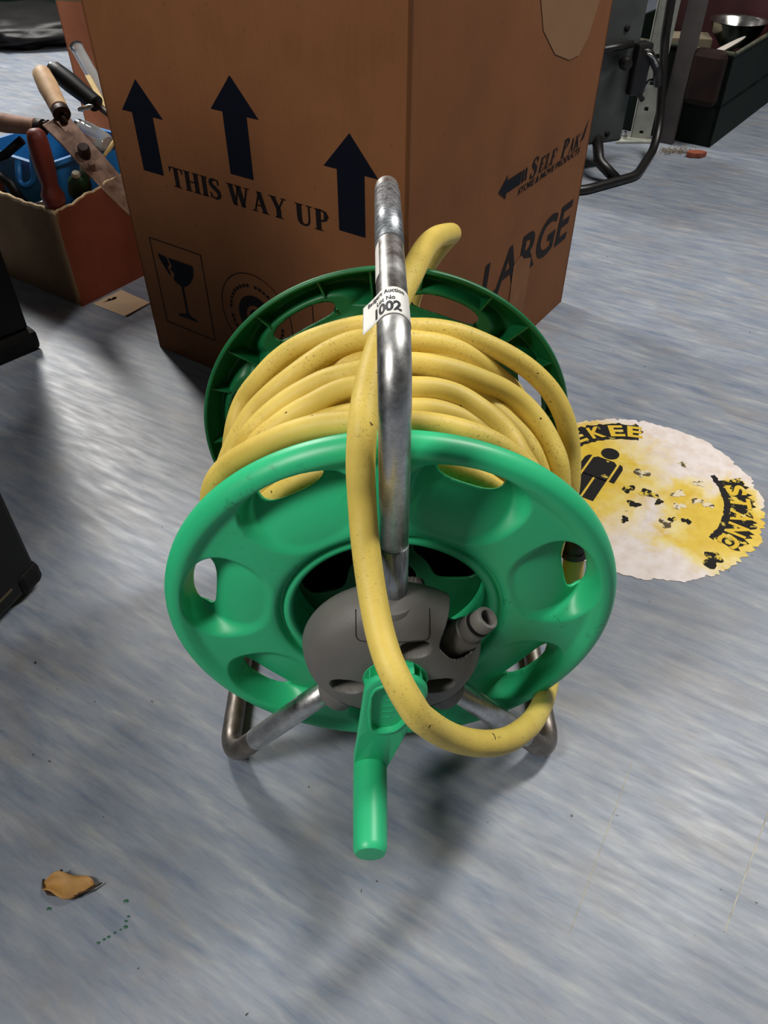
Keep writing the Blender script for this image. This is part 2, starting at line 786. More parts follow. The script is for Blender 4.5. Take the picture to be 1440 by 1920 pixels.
def hose_material():
    m = N('yellow_hose')
    v = m.mapping((1, 1, 1))
    col = m.mix(m.ramp(m.noise(v, 22, 5), BW(0.35, 0.7)), lin(226, 200, 100), lin(208, 180, 84))
    gr = m.ramp(m.noise(v, 420, 4, 0.7), BW(0.56, 0.72))
    big = m.ramp(m.noise(v, 18, 4), BW(0.42, 0.66))
    col = m.mix(m.mix(1.0, gr, big, 'MULTIPLY'), col, lin(96, 74, 34))
    dk = m.ramp(m.noise(v, 150, 2), BW(0.735, 0.76))
    col = m.mix(dk, col, lin(60, 44, 24))
    m.l(col, m.b.inputs['Base Color'])
    m.b.inputs['Roughness'].default_value = 0.52
    m.b.inputs['Specular IOR Level'].default_value = 0.35
    m.bump(m.noise(v, 650, 2), 0.18, 0.0006)
    return m.m


def steel(name, c, rough=0.28):
    m = N(name)
    v = m.mapping((1, 1, 1))
    vs = m.mapping((420, 6, 420))
    col = m.mix(m.ramp(m.noise(v, 60, 6, 0.7), BW(0.40, 0.75)), c, tuple(x * 0.6 for x in c[:3]) + (1,))
    col = m.mix(m.mix(0.5, (0, 0, 0, 1), m.ramp(m.noise(vs, 1.0, 3), BW(0.4, 0.7))), col, tuple(x * 0.55 for x in c[:3]) + (1,))
    m.l(col, m.b.inputs['Base Color'])
    m.b.inputs['Metallic'].default_value = 1.0
    r = m.ramp(m.noise(v, 45, 6, 0.7), [(0.3, (rough * 0.8,) * 3), (0.7, (rough * 1.7,) * 3)])
    m.l(r, m.b.inputs['Roughness'])
    return m.m


def worn_print(name, ink, under, thr=0.62, scale=45):
    m = N(name)
    v = m.mapping((1, 1, 1))
    f = m.ramp(m.noise(v, scale, 6, 0.65), BW(thr, thr + 0.04))
    m.l(m.mix(f, ink, under), m.b.inputs['Base Color'])
    m.b.inputs['Roughness'].default_value = 0.6
    m.b.inputs['Specular IOR Level'].default_value = 0.12
    return m.m


M_FLOOR = floor_material()
M_BOX = cardboard_material('brown_cardboard', lin(126, 81, 50), lin(115, 73, 45))
M_BOX_EDGE = mk('cardboard_torn_edge', lin(205, 180, 140), 0.85, col2=lin(170, 140, 100), vscale=90)
M_TRAY = cardboard_material('red_brown_cardboard', lin(142, 78, 56), lin(122, 64, 46))  # board darkened, with the large box's shadow put into the colour
M_TRAY2 = cardboard_material('tan_cardboard', lin(146, 116, 84), lin(122, 94, 66))
M_INK = worn_print('navy_ink', lin(9, 13, 25), lin(110, 84, 60), 0.74, 60)
M_INK_BROWN = worn_print('dark_ink', lin(26, 19, 20), lin(110, 80, 56), 0.70, 70)
M_TAPE = mk('packing_tape', lin(124, 84, 55), 0.7, col2=lin(136, 95, 64), vscale=20, spec=0.15)
M_RESIDUE = mk('tape_residue', lin(132, 96, 64), 0.6, col2=lin(128, 92, 60), vscale=24)
M_GREEN = plastic_green()
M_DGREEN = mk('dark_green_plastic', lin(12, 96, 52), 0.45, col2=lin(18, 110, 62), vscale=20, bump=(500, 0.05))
M_HOSE = hose_material()
M_STEEL = steel('bare_steel', lin(214, 214, 212), 0.30)
M_STEEL_DULL = steel('stained_steel', lin(150, 142, 134), 0.36)
M_FILM = mk('steel_with_film', lin(170, 176, 182), 0.34, 0.75, col2=lin(112, 112, 114), vscale=40, stretch=(8, 8, 1), rvar=(30, 0.25, 0.5))
M_GREY = mk('grey_plastic', lin(112, 108, 104), 0.55, col2=lin(98, 95, 92), vscale=14, bump=(500, 0.08), speck=(140, 0.70, lin(140, 136, 132)))
M_GREY_D = mk('grey_seam', lin(30, 29, 28), 0.7, col2=lin(40, 38, 36))
M_BLACK = mk('black_rubber', lin(9, 8, 8), 0.65, col2=lin(14, 13, 13), spec=0.25)
M_BLACKP = mk('black_plastic', lin(7, 7, 8), 0.5, col2=lin(11, 11, 12), vscale=20, spec=0.25)
M_LABEL = mk('white_label', lin(240, 238, 232), 0.5, col2=lin(225, 224, 220), vscale=30)
M_LABEL2 = mk('white_pink_label', lin(236, 232, 226), 0.5, col2=lin(226, 190, 186), vscale=60, vlo=0.55, vhi=0.75)
M_LTEXT = mk('label_print', lin(26, 26, 30), 0.6, col2=lin(36, 36, 42))
M_BROWNP = mk('brown_fitting', lin(52, 38, 30), 0.45, col2=lin(40, 28, 22))

# ------------------------------------------------------------------ floor
fl = mobj('floor', [(-4, -2, 0), (4, -2, 0), (4, 6, 0), (-4, 6, 0)], [(0, 1, 2, 3)], M_FLOOR)
fl['kind'] = 'structure'
fl['label'] = 'worn grey blue streaked vinyl floor'
M_SEAM = mk('floor_seam', lin(176, 172, 152), 0.5, col2=lin(120, 112, 96), vscale=60)
for nm, a, b, wd in (('floor_seam', (0.238, 0.372), (0.152, 0.222), 0.0007), ('floor_seam', (0.352, 0.325), (0.278, 0.222), 0.0009)):
    a, b = Vector((*a, 0)), Vector((*b, 0))
    d = (b - a).normalized()
    n = Vector((-d.y, d.x, 0)) * wd / 2
    mobj(nm, [p + Vector((0, 0, 0.0004)) for p in (a - n, b - n, b + n, a + n)], [(0, 1, 2, 3)], M_SEAM, fl)

# ------------------------------------------------------------------ hose reel
ZC = 0.1985
reel = empty('hose_reel', (0.006, 0.36, 0.0), rad(0.75))
tag(reel, 'green plastic hose reel on a bent steel tube frame, yellow hose wound on it', 'hose reel')
NH = 7
HA0 = rad(22.5)


def sector(ph, a0=HA0):
    st = 2 * PI / NH
    return (ph - a0 + st / 2) % st - st / 2


def scoop_g(r, ph):
    u = sector(ph) * 0.135
    v = r - 0.1285
    b = 0.0345 if v > 0 else 0.0335
    a = 0.0455
    return (abs(u / a) ** 2.5 + abs(v / b) ** 2.5) ** (1 / 2.5)


def front_disp(r, ph):
    if r < 0.09 or r > 0.166:
        return 0.0
    g = scoop_g(r, ph)
    if g >= 1.06:
        return 0.0
    floor_d = 0.0018 + 0.0235 * max(0.0, (r - 0.094) / 0.066) ** 2
    return floor_d * smoothstep(1.06, 0.80, g)


def front_hole(r, ph):
    u = sector(ph) * 0.147
    v = r - 0.1487
    return (abs(u / 0.0265) ** 2.4 + abs(v / 0.0095) ** 2.4) ** (1 / 2.6) - 1


fp = smooth_prof([(0.0775, 0.062), (0.0775, 0.040), (0.079, 0.0335), (0.082, 0.032), (0.085, 0.033), (0.087, 0.0355), (0.0885, 0.0355), (0.0905, 0.0305), (0.095, 0.0285),
                  (0.11, 0.0282), (0.13, 0.0290), (0.150, 0.0300), (0.157, 0.0298), (0.162, 0.0275), (0.167, 0.0258), (0.172, 0.0268), (0.1758, 0.0300), (0.178, 0.0345), (0.1782, 0.040)], 0.0013)
ff = polar_sheet('front_flange', fp, 770, front_disp, front_hole, M_GREEN, reel, ZC, 0.0026)
ff['label'] = 'bright green front flange with seven scooped hand holes'
cup = lathe('inner_cup', [(0.0785, 0.0), (0.0775, 0.018)], (0, 0.058, ZC), (0, 1, 0), M_GREEN, reel, 64, close=False)
lathe('shade_core', [(0.078, 0.0), (0.076, 0.05), (0.01, 0.052)], (0, 0.078, ZC), (0, 1, 0), M_BLACK, reel, 48, close=False)  # black puts the shade behind the cup's openings into the colour


def cup_hole(r, ph):
    a = ph if ph < PI else ph - 2 * PI
    best = 9.0
    for (ca, ha) in ((-62, 46), (58, 34), (180, 40)):
        da = (a - rad(ca) + PI) % (2 * PI) - PI
        g = (abs(da / rad(ha)) ** 4 + abs((r - 0.056) / 0.0205) ** 4) ** 0.25 - 1
        best = min(best, g)
    return best


polar_sheet('cup_floor', densify([(0.022, 0.0700), (0.0775, 0.0720)], 0.0015), 300, None, cup_hole, M_DGREEN, reel, ZC, 0.002)  # darker green puts the recess shade into the cup floor's colour
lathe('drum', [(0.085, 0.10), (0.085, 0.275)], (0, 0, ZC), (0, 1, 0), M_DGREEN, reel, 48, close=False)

# rear flange: we see its inner side, with channel, ribs and slots
RA0 = rad(-30.5)


def rear_g(r, ph):
    u = sector(ph, RA0) * 0.150
    v = r - 0.1500
    return (abs(u / 0.0330) ** 2.6 + abs(v / 0.0088) ** 2.6) ** (1 / 2.8)


RY = 0.275


rp = smooth_prof([(0.060, RY - 0.008), (0.10, RY - 0.008), (0.143, RY - 0.008), (0.1455, RY - 0.0075), (0.1480, RY + 0.008), (0.151, RY + 0.011), (0.163, RY + 0.011), (0.167, RY + 0.008), (0.1780, RY - 0.009), (0.1793, RY - 0.0125), (0.1810, RY - 0.0138), (0.1828, RY - 0.0130), (0.1836, RY - 0.0105)], 0.0014)


def rear_prof_y(r):
    for (a, b) in zip(rp[:-1], rp[1:]):
        if a[0] <= r <= b[0]:
            return a[1] + (b[1] - a[1]) * (r - a[0]) / max(1e-9, b[0] - a[0])
    return rp[-1][1]


def rear_disp(r, ph):
    g = rear_g(r, ph)
    if r < 0.1300 or r > 0.178 or g > 2.0:
        return 0.0
    k = smoothstep(1.95, 1.35, g) * smoothstep(0.177, 0.167, r)
    return (RY - 0.0055 - rear_prof_y(r)) * k


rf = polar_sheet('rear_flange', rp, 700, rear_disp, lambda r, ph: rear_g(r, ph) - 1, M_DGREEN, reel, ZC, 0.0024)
rf['label'] = 'darker green rear flange with slots and radial ribs'
for k in range(NH):
    ac = RA0 + k * 2 * PI / NH
    for da in (-0.185, 0.185, PI / NH):
        a = ac + da
        d = Vector((math.sin(a), 0, math.cos(a)))
        t = Vector((math.cos(a), 0, -math.sin(a)))
        r0, r1, hw = (0.1475 if da > 0.3 else 0.1610), 0.1780, 0.0009
        c = Vector((0, 0, ZC))
        V = []
        for (rr, y) in ((r0, RY + 0.012), (r1 - 0.014, RY + 0.012), (r1, RY - 0.009), (r0, RY - 0.0065)):
            for s in (-1, 1):
                V.append(c + d * rr + t * hw * s + Vector((0, y, 0)))
        mobj('rib', V, [(0, 2, 4, 6), (1, 7, 5, 3), (0, 1, 3, 2), (2, 3, 5, 4), (4, 5, 7, 6), (6, 7, 1, 0)], M_DGREEN, rf)

# frame tubes
TR = 0.0098
handle_pts = fillet([(0.001, 0.0, ZC + 0.040), (0, 0, 0.455), (0, 0.305, 0.441), (0, 0.305, ZC + 0.03)], 0.036, 12)
hd = tube('handle_tube', handle_pts, TR, M_STEEL, reel, 28)
hd['label'] = 'bare steel carrying handle bent over the top of the reel'
tube('tube_film', [(0.001, 0, ZC + 0.044), (0.0006, 0, ZC + 0.113)], TR + 0.0003, M_FILM, hd, 28)
tube('tube_film', [(0, 0.155, 0.4479), (0, 0.262, 0.4430)], TR + 0.0006, M_FILM, hd, 28)
LA = rad(141.5)
for s in (-1, 1):
    ax = s * math.sin(LA)
    az = math.cos(LA)
    foot_x = s * 0.1535
    pts = fillet([(ax * 0.045, 0.004, ZC + az * 0.045), (foot_x, 0.012, 0.0105), (foot_x * 0.99, 0.305, 0.0105), (ax * 0.045, 0.305, ZC + az * 0.045)], {1: 0.030, 2: 0.035}, 12)
    lg = tube('leg_tube', pts, TR, M_STEEL_DULL, reel, 24)
    p0 = np.array(pts[0])
    p1 = np.array(pts[1])
    d = (p1 - p0) / np.linalg.norm(p1 - p0)
    tube('tube_film', [p0 + d * 0.012, p0 + d * 0.150], TR + 0.0003, M_STEEL, lg, 24)

# grey hub
hub = empty('hub', (0, 0, 0))
hub.parent = reel


def hub_disp(r, ph):
    a = math.degrees(ph)
    if a > 180:
        a -= 360
    dy = 0.0
    # three oval openings
    for (sa, sr, hw, hh) in ((25, 0.0375, 0.0110, 0.0080), (107, 0.036, 0.0120, 0.0090), (-107, 0.036, 0.0120, 0.0090)):
        cx, cz = sr * math.sin(rad(sa)), sr * math.cos(rad(sa))
        x, z = r * math.sin(ph) - cx, r * math.cos(ph) - cz
        g = (abs(x / hw) ** 2.4 + abs(z / hh) ** 2.4) ** (1 / 2.4)
        dy += 0.022 * smoothstep(1.04, 0.88, g)
    return dy


hp = smooth_prof([(0.001, -0.0300), (0.02, -0.0300), (0.036, -0.0292), (0.050, -0.026), (0.059, -0.021), (0.065, -0.013), (0.0680, -0.004), (0.0685, 0.004), (0.064, 0.010), (0.040, 0.014)], 0.001)


def hub_hole(r, ph):
    # open quarter beside the nozzle
    a = ph if ph < PI else ph - 2 * PI
    u = (a - rad(56)) * 0.06
    v = r - 0.074
    return (abs(u / 0.0195) ** 3.2 + abs(v / 0.0285) ** 3.2) ** (1 / 3.2) - 1


hb = polar_sheet('hub_body', hp, 420, hub_disp, hub_hole, M_GREY, hub, ZC, 0.0022)
hb['label'] = 'grey domed plastic hub'


def socket(ang, r0, r1, dy=0.0):
    d = Vector((math.sin(ang), 0, math.cos(ang)))
    return lathe('tube_socket', [(0.0105, 0.0), (0.0160, 0.004), (0.0172, (r1 - r0) * 0.5), (0.0168, r1 - r0 - 0.0025), (0.0155, r1 - r0), (0.0108, r1 - r0), (0.0108, r1 - r0 - 0.01)], Vector((0, dy, ZC)) + d * r0, d, M_GREY, hub, 32, close=False)


socket(0, 0.022, 0.0630, -0.005)
socket(LA, 0.030, 0.076, -0.002)
socket(-LA, 0.030, 0.076, -0.002)
# black grommet where the handle enters
lathe('grommet', [(0.0099, 0), (0.0118, 0.0004), (0.0118, 0.0022), (0.0099, 0.0026)], (0.0008, 0, ZC + 0.0615), (0, 0, 1), M_BLACK, hub, 32, close=False)
# fine square seam round the handle socket
seam = fillet([(-0.020, -0.0275, ZC + 0.058), (-0.020, -0.0312, ZC + 0.0355), (0.020, -0.0312, ZC + 0.0355), (0.020, -0.0270, ZC + 0.058)], 0.004, 5)


def on_hub(x, z, lift=0.0):
    r = math.hypot(x, z)
    ys = [p for p in hp]
    y = ys[-1][1]
    for (a, b) in zip(ys[:-1], ys[1:]):
        if a[0] <= r <= b[0]:
            f = (r - a[0]) / max(1e-9, b[0] - a[0])
            y = a[1] + (b[1] - a[1]) * f
            break
    return y - lift


for (cx_, poly2) in ((0, [(-0.026, 0.060), (-0.026, 0.0425), (0.026, 0.0425), (0.026, 0.060)]),
                     (1, [(0.027, -0.060), (0.020, -0.052), (0.032, -0.044), (0.048, -0.046)]),
                     (2, [(-0.027, -0.060), (-0.020, -0.052), (-0.032, -0.044), (-0.048, -0.046)])):
    pp = fillet([(a, b, 0) for a, b in poly2], 0.004, 5)
    dense = []
    for a, b in zip(pp[:-1], pp[1:]):
        n = max(1, int(np.linalg.norm(b - a) / 0.002))
        dense += [a + (b - a) * k / n for k in range(n)]
    dense.append(pp[-1])
    tube('seam', [(p[0], on_hub(p[0], p[1]), ZC + p[1]) for p in dense], 0.0005, M_GREY_D, hb, 6)
# hose nozzle on the hub
nz0 = Vector((0.0485, -0.006, ZC + 0.0160))
nzd = Vector((0.47, -0.12, 0.75)).normalized()
nz = lathe('nozzle', [(0.0125, -0.012), (0.0125, 0.012), (0.0118, 0.0135), (0.0118, 0.0150), (0.0100, 0.0155), (0.0100, 0.024), (0.0088, 0.0245), (0.0088, 0.0280), (0.0092, 0.0284), (0.0092, 0.0365), (0.0084, 0.038), (0.0060, 0.038), (0.0056, 0.030), (0.0, 0.030)], nz0, nzd, M_GREY, hub, 32)
lathe('o_ring', [(0.0086, 0), (0.0098, 0.0008), (0.0098, 0.0026), (0.0086, 0.0034)], nz0 + nzd * 0.0246, nzd, M_BLACK, nz, 32, close=False)
# rear hub
rh = lathe('rear_hub', [(0.0, 0.030), (0.045, 0.030), (0.060, 0.020), (0.066, 0.0), (0.066, -0.02)], (0, 0.29, ZC), (0, 1, 0), M_GREY, reel, 40, close=False)

# crank
crank = empty('crank', (0, 0, 0))
crank.parent = reel
PX, PZ = 0.002, ZC
CY0, CY1 = -0.044, -0.030      # front and back face of the arm
N_ = 72
outer = resample([(PX + a, PZ + b) for a, b in hull2((0, 0), 0.0235, (-0.0200, -0.104), 0.0142, 18)], N_)
# align start of the inner loop with the outer loop
inner_poly = [(-0.0170, -0.002), (-0.0140, 0.0065), (-0.0060, 0.0110), (0.0060, 0.0110), (0.0135, 0.0070), (0.0168, -0.001), (0.0155, -0.014), (0.0085, -0.031), (0.0010, -0.045), (-0.0045, -0.0485), (-0.0125, -0.0490), (-0.0170, -0.0450), (-0.0178, -0.028)]
inner_poly = [(p[0], p[1]) for p in catmull([(a, b, 0) for a, b in inner_poly + inner_poly[:1]], 0.002)][:-1]


def ordered(polyp, center, n):
    """resample by angle about a centre so that two loops can be bridged"""
    P = [np.array(p, float) for p in polyp]
    cx, cy = center
    out = []
    for k in range(n):
        a = 2 * PI * k / n
        d = np.array([math.cos(a), math.sin(a)])
        best = 0
        for p, q in zip(P, P[1:] + P[:1]):
            e = q - p
            den = d[0] * e[1] - d[1] * e[0]
            if abs(den) < 1e-12:
                continue
            w = p - np.array([cx, cy])
            t = (w[0] * e[1] - w[1] * e[0]) / den
            s = (w[0] * d[1] - w[1] * d[0]) / den
            if -1e-6 <= s <= 1 + 1e-6 and t > best:
                best = t
        out.append((cx + d[0] * best, cy + d[1] * best))
    return out


cc = (PX - 0.003, PZ - 0.022)
lo = ordered([tuple(p) for p in outer], cc, N_ * 2)
li = ordered([(PX + a, PZ + b) for a, b in inner_poly], cc, N_ * 2)


def off(loop, c, d):
    out = []
    for x, y in loop:
        r = math.hypot(x - c[0], y - c[1])
        out.append((c[0] + (x - c[0]) * (r - d) / r, c[1] + (y - c[1]) * (r - d) / r))
    return out


layers = [(lo, CY0 + 0.0050), (lo, CY0 + 0.002), (off(lo, cc, 0.0012), CY0 + 0.0005), (off(lo, cc, 0.0025), CY0), (off(li, cc, -0.0032), CY0), (off(li, cc, -0.0024), CY0 - 0.0010), (off(li, cc, -0.0010), CY0 - 0.0012), (li, CY0 - 0.0004), (off(li, cc, 0.0005), CY0 + 0.0036)]
V, Fc = [], []
nn = N_ * 2
for lp, y in layers:
    V += [(x, y, z) for x, z in lp]
for i in range(len(layers) - 1):
    for k in range(nn):
        k2 = (k + 1) % nn
        Fc.append((i * nn + k, i * nn + k2, (i + 1) * nn + k2, (i + 1) * nn + k))
Fc.append(tuple((len(layers) - 1) * nn + k for k in range(nn)))
Fc.append(tuple(range(nn))[::-1])
arm = mobj('crank_arm', V, Fc, M_GREEN, crank, True)
autosmooth(arm, 38)
Mxz = Matrix(((1, 0, 0, 0), (0, 0, 1, CY0 + 0.004), (0, 1, 0, 0), (0, 0, 0, 1)))
prism('arm_back', [(PX + a, PZ + b) for a, b in hull2((-0.007, -0.040), 0.0175, (-0.0200, -0.104), 0.0138, 14)], 0.0100, Mxz, M_GREEN, crank, 0.0, True)
# head: core, thin back plate and webs, with open pockets between them
box('head_core', (0.0270, 0.0110, 0.0400), (PX, CY0 + 0.0095, PZ + 0.0010), M_GREEN, crank, 0, 0.001)
lathe('boss_plate', [(0.0, 0.0), (0.0240, 0.0), (0.0246, 0.0010), (0.0240, 0.0022), (0.0, 0.0022)], (PX, CY1 - 0.0004, PZ), (0, 1, 0), M_GREEN, crank, 48)
lathe('crank_boss', [(0.0, 0.0), (0.0180, 0.0), (0.0180, -0.022), (0.0, -0.022)], (PX, CY1 + 0.0235, PZ), (0, 1, 0), M_GREEN, crank, 32)
for a in (-88, -55, 55, 88, 125, -125):
    d = Vector((math.sin(rad(a)), 0, math.cos(rad(a))))
    t = Vector((math.cos(rad(a)), 0, -math.sin(rad(a)))) * 0.0008
    V = []
    for (rr, y) in ((0.010, CY0 + 0.004), (0.0230, CY0 + 0.004), (0.0230, CY1 + 0.0005), (0.010, CY1 + 0.0005)):
        for sg in (-1, 1):
            V.append(Vector((PX, y, PZ)) + d * rr + t * sg)
    mobj('web', V, [(0, 2, 4, 6), (1, 7, 5, 3), (0, 1, 3, 2), (2, 3, 5, 4), (4, 5, 7, 6), (6, 7, 1, 0)], M_GREEN, crank)
# fine moulded ridges in the recess
for i in range(5):
    box('moulded_ridge', (0.012 - 0.0012 * i, 0.0006, 0.0010), (PX - 0.003 - 0.001 * i, CY0 + 0.0034, PZ - 0.004 - i * 0.0075), M_GREEN, arm, 0, 0)
gx, gz = PX - 0.0200, PZ - 0.104
grip = lathe('crank_grip', [(0.0, 0.0), (0.0136, 0.0), (0.0138, -0.004), (0.0135, -0.034), (0.0130, -0.067), (0.0126, -0.0705), (0.0110, -0.0728), (0.0, -0.0734)], (gx, CY0 + 0.002, gz), (0, 1, 0), M_GREEN, crank, 40)
grip['label'] = 'green round crank grip pointing at the viewer'

# auction label round the handle bar
lab = empty('lot_label', (0, 0, 0))
lab.parent = reel
TRL = TR + 0.00035
A_START = rad(-52)            # where the flap leaves the bar (from top, negative = left)
FLAP = 0.0145


def lab_pt(s, y, lift=0.0):
    """s: distance along the strip (0 = where it starts to hug the bar); y: along the bar"""
    zb = 0.455 - (y / 0.305) * 0.014
    R_ = TRL + lift
    if s >= 0:
        a = A_START + s / TRL
        return (R_ * math.sin(a), y, zb + R_ * math.cos(a))
    n = Vector((math.sin(A_START), 0, math.cos(A_START)))
    tdir = Vector((math.cos(A_START), 0, -math.sin(A_START)))
    p = n * R_ + tdir * s + n * (s * s * 6)
    return (p.x, y, zb + p.z)


LY0, LY1 = 0.0345, 0.069
V, Fc = [], []
ns, ny = 44, 6
for i in range(ns + 1):
    s = -FLAP + (FLAP + 0.030) * i / ns
    for j in range(ny + 1):
        V.append(lab_pt(s, LY0 + (LY1 - LY0) * j / ny - 0.0 * s))
for i in range(ns):
    for j in range(ny):
        a = i * (ny + 1) + j
        Fc.append((a, a + ny + 1, a + ny + 2, a + 1))
lp_ = mobj('label_paper', V, Fc, M_LABEL, lab, True)
md = lp_.modifiers.new('paper', 'SOLIDIFY')
md.thickness = 0.0002
for (txt, x0, x1, y0, y1, bd) in (('Badgers Auction', -0.010, 0.0165, 0.0595, 0.0665, 0.0002), ('Lot No', -0.002, 0.0105, 0.0515, 0.0570, 0.0002), ('1002', -0.0035, 0.0140, 0.0370, 0.0500, 0.0004)):
    V2, F2 = sans(txt, 0.01, bd)
    V2 = fit(V2, x0, x1, y0, y1)
    mobj('label_text', [lab_pt(a, b, 0.00025) for a, b in V2], F2, M_LTEXT, lp_)
# second, paler sticker on the left of the bar
V, Fc = [], []
for i in range(9):
    a = rad(-112 + 62 * i / 8)
    for j in range(9):
        y = 0.090 + 0.052 * j / 8 + 0.006 * i / 8
        zb = 0.455 - (y / 0.305) * 0.014
        V.append((TRL * math.sin(a), y, zb + TRL * math.cos(a)))
for i in range(8):
    for j in range(8):
        q = i * 9 + j
        Fc.append((q, q + 9, q + 10, q + 1))
mobj('faded_sticker', V, Fc, M_LABEL2, reel, True)

# ------------------------------------------------------------------ garden hose
hose = empty('garden_hose', (0, 0, 0))
tag(hose, 'yellow garden hose wound on the green reel, loose end looping over the handle', 'hose')
HR = 0.0092
XC = 0.003


def cp(ang, y, r):
    a = rad(ang)
    return (XC + r * math.sin(a), y, ZC + r * math.cos(a))


# each turn of the coil: (angle from top, distance along the drum, radius)
turns = [
    [(-68, .565, .150), (-60, .5795, .1505), (-49, .5795, .150), (-38.9, .5837, .150), (-27.3, .5845, .150), (-7, .584, .150), (6.3, .5785, .150), (15, .584, .1505), (23.5, .586, .1525), (33, .586, .155), (43, .585, .160), (52, .583, .1655), (61, .577, .171), (70, .567, .1735), (80, .555, .173), (90, .535, .170)],
    [(-70, .512, .1495), (-55, .5200, .150), (-48, .5275, .150), (-38.4, .5324, .150), (-30.8, .5382, .150), (-23.8, .5468, .150), (-17.4, .5553, .150), (-8.9, .5611, .150), (5.8, .5640, .147), (20.4, .573, .1445), (31, .576, .1425), (43.9, .580, .140), (58, .592, .139), (75, .598, .139)],
    [(-65, .550, .134), (-45, .552, .134), (-22, .555, .135), (-9, .5555, .135), (7.7, .566, .135), (17, .5695, .135), (27.4, .5725, .135), (36, .577, .134), (60, .575, .133), (80, .57, .133)],
    [(-80, .480, .142), (-66, .480, .149), (-52.9, .4873, .150), (-45, .484, .154), (-38.5, .4885, .1545), (-31, .494, .155), (-23.6, .499, .155), (-17.5, .503, .155), (-8.9, .505, .155), (6.1, .516, .155), (13.4, .5175, .155), (21.4, .5185, .155), (30.4, .521, .155), (38.3, .525, .1555), (46, .524, .157), (53, .515, .159), (58, .505, .1595), (63, .492, .159), (74, .475, .150), (88, .470, .140)],
    [(-60, .520, .138), (-30, .522, .138), (-8, .525, .138), (7.0, .5243, .140), (15.7, .5277, .140), (24.4, .5262, .140), (33.7, .5195, .140), (43, .508, .142), (51, .497, .145), (56, .486, .145), (72, .470, .140), (88, .466, .134)],
    [(-80, .466, .136), (-62, .466, .146), (-41.5, .4712, .150), (-35.3, .4751, .150), (-28.5, .4802, .150), (-22.1, .4839, .150), (-16.2, .4901, .150), (-9.4, .4937, .150), (6.1, .4898, .150), (13.5, .4932, .150), (20.8, .4928, .150), (27.9, .486, .150), (34.6, .4783, .150), (39.3, .4686, .150), (41.6, .4559, .150), (55, .442, .146), (72, .440, .138), (88, .442, .132)],
    [(-60, .47, .139), (-30, .473, .139), (-8, .474, .139), (6.6, .4769, .140), (14.4, .4804, .140), (23, .4794, .140), (30.2, .4769, .140), (36.8, .4716, .140), (55, .46, .140), (75, .45, .140)],
    [(-98, .475, .130), (-82, .467, .143), (-69, .460, .154), (-57, .4545, .160), (-51.3, .4531, .160), (-43.9, .4476, .160), (-35.2, .4422, .160), (-26.7, .4404, .160), (-17.4, .4381, .160), (-9.3, .4342, .160), (5.2, .4317, .160), (11.4, .4326, .160), (18.2, .4328, .160), (25.5, .4322, .160), (33, .430, .159), (50, .428, .153), (66, .430, .143), (80, .434, .135)],
]
turns[0] = [(-150, .54, .138), (-130, .545, .140), (-110, .55, .143), (-88, .556, .147)] + turns[0]
turns[-1] = turns[-1] + [(98, .436, .130), (125, .44, .127), (150, .44, .126)]
path = []
for i, tn_ in enumerate(turns):
    for a, y, r in tn_:
        path.append(cp(a, y, r))
    if i < len(turns) - 1:
        a0, y0, r0 = tn_[-1]
        a1, y1, r1 = turns[i + 1][0]
        a1 += 360
        n = int((a1 - a0) / 12)
        for k in range(1, n):
            f = k / n
            ff_ = f * f * (3 - 2 * f)
            path.append(cp(a0 + (a1 - a0) * f, y0 + (y1 - y0) * ff_, r0 + (r1 - r0) * ff_ - 0.004 * math.sin(PI * f)))
co = tube('wound_hose', catmull(path, 0.006), HR, M_HOSE, hose, 14)
# inner layers of turns underneath
pts = []
tot = 11 * 360
n = int(tot / 8)
for k in range(n + 1):
    f = k / n
    pts.append(cp(k * tot / n + 180, 0.421 + 0.176 * f + 0.004 * math.sin(f * 40), 0.122 + 0.003 * math.sin(f * 31)))
for k in range(1, n + 1):
    f = k / n
    pts.append(cp(k * tot / n + 180, 0.597 - 0.176 * f + 0.003 * math.sin(f * 37), 0.104))
tube('inner_turns', pts, HR, M_HOSE, hose, 10)
# loose length: from behind the rear flange, over the top under the handle, down the front, under and up on the right
loose = [(0.030, 0.760, 0.190), (0.030, 0.782, 0.255), (0.040, 0.776, 0.296), (0.052, 0.764, 0.326), (0.0610, 0.740, 0.352), (0.0635, 0.708, 0.373), (0.0580, 0.672, 0.389), (0.0455, 0.636, 0.402), (0.0335, 0.590, 0.414), (0.0190, 0.520, 0.424), (0.0050, 0.470, 0.421),
         (-0.0060, 0.432, 0.409), (-0.0105, 0.405, 0.404), (-0.0130, 0.375, 0.397), (-0.0145, 0.3655, 0.375), (-0.0140, 0.3600, 0.353), (-0.0122, 0.3440, 0.333), (-0.0081, 0.3213, 0.3120), (-0.003, 0.2979, 0.2990), (0.0023, 0.2806, 0.2925), (0.0065, 0.2715, 0.2885), (0.0106, 0.2650, 0.2835), (0.0155, 0.2600, 0.2765), (0.0205, 0.2575, 0.2670), (0.0283, 0.2585, 0.2540), (0.0384, 0.2625, 0.2368),
         (0.0513, 0.2673, 0.2201), (0.0674, 0.2737, 0.2050), (0.0850, 0.2857, 0.1875), (0.1075, 0.3128, 0.1589), (0.1316, 0.3587, 0.1128), (0.1530, 0.4110, 0.0700), (0.1640, 0.446, 0.075), (0.1690, 0.455, 0.110), (0.1685, 0.458, 0.155), (0.1655, 0.465, 0.200)]
lo_h = tube('loose_hose', catmull(loose, 0.004), HR, M_HOSE, hose, 20)
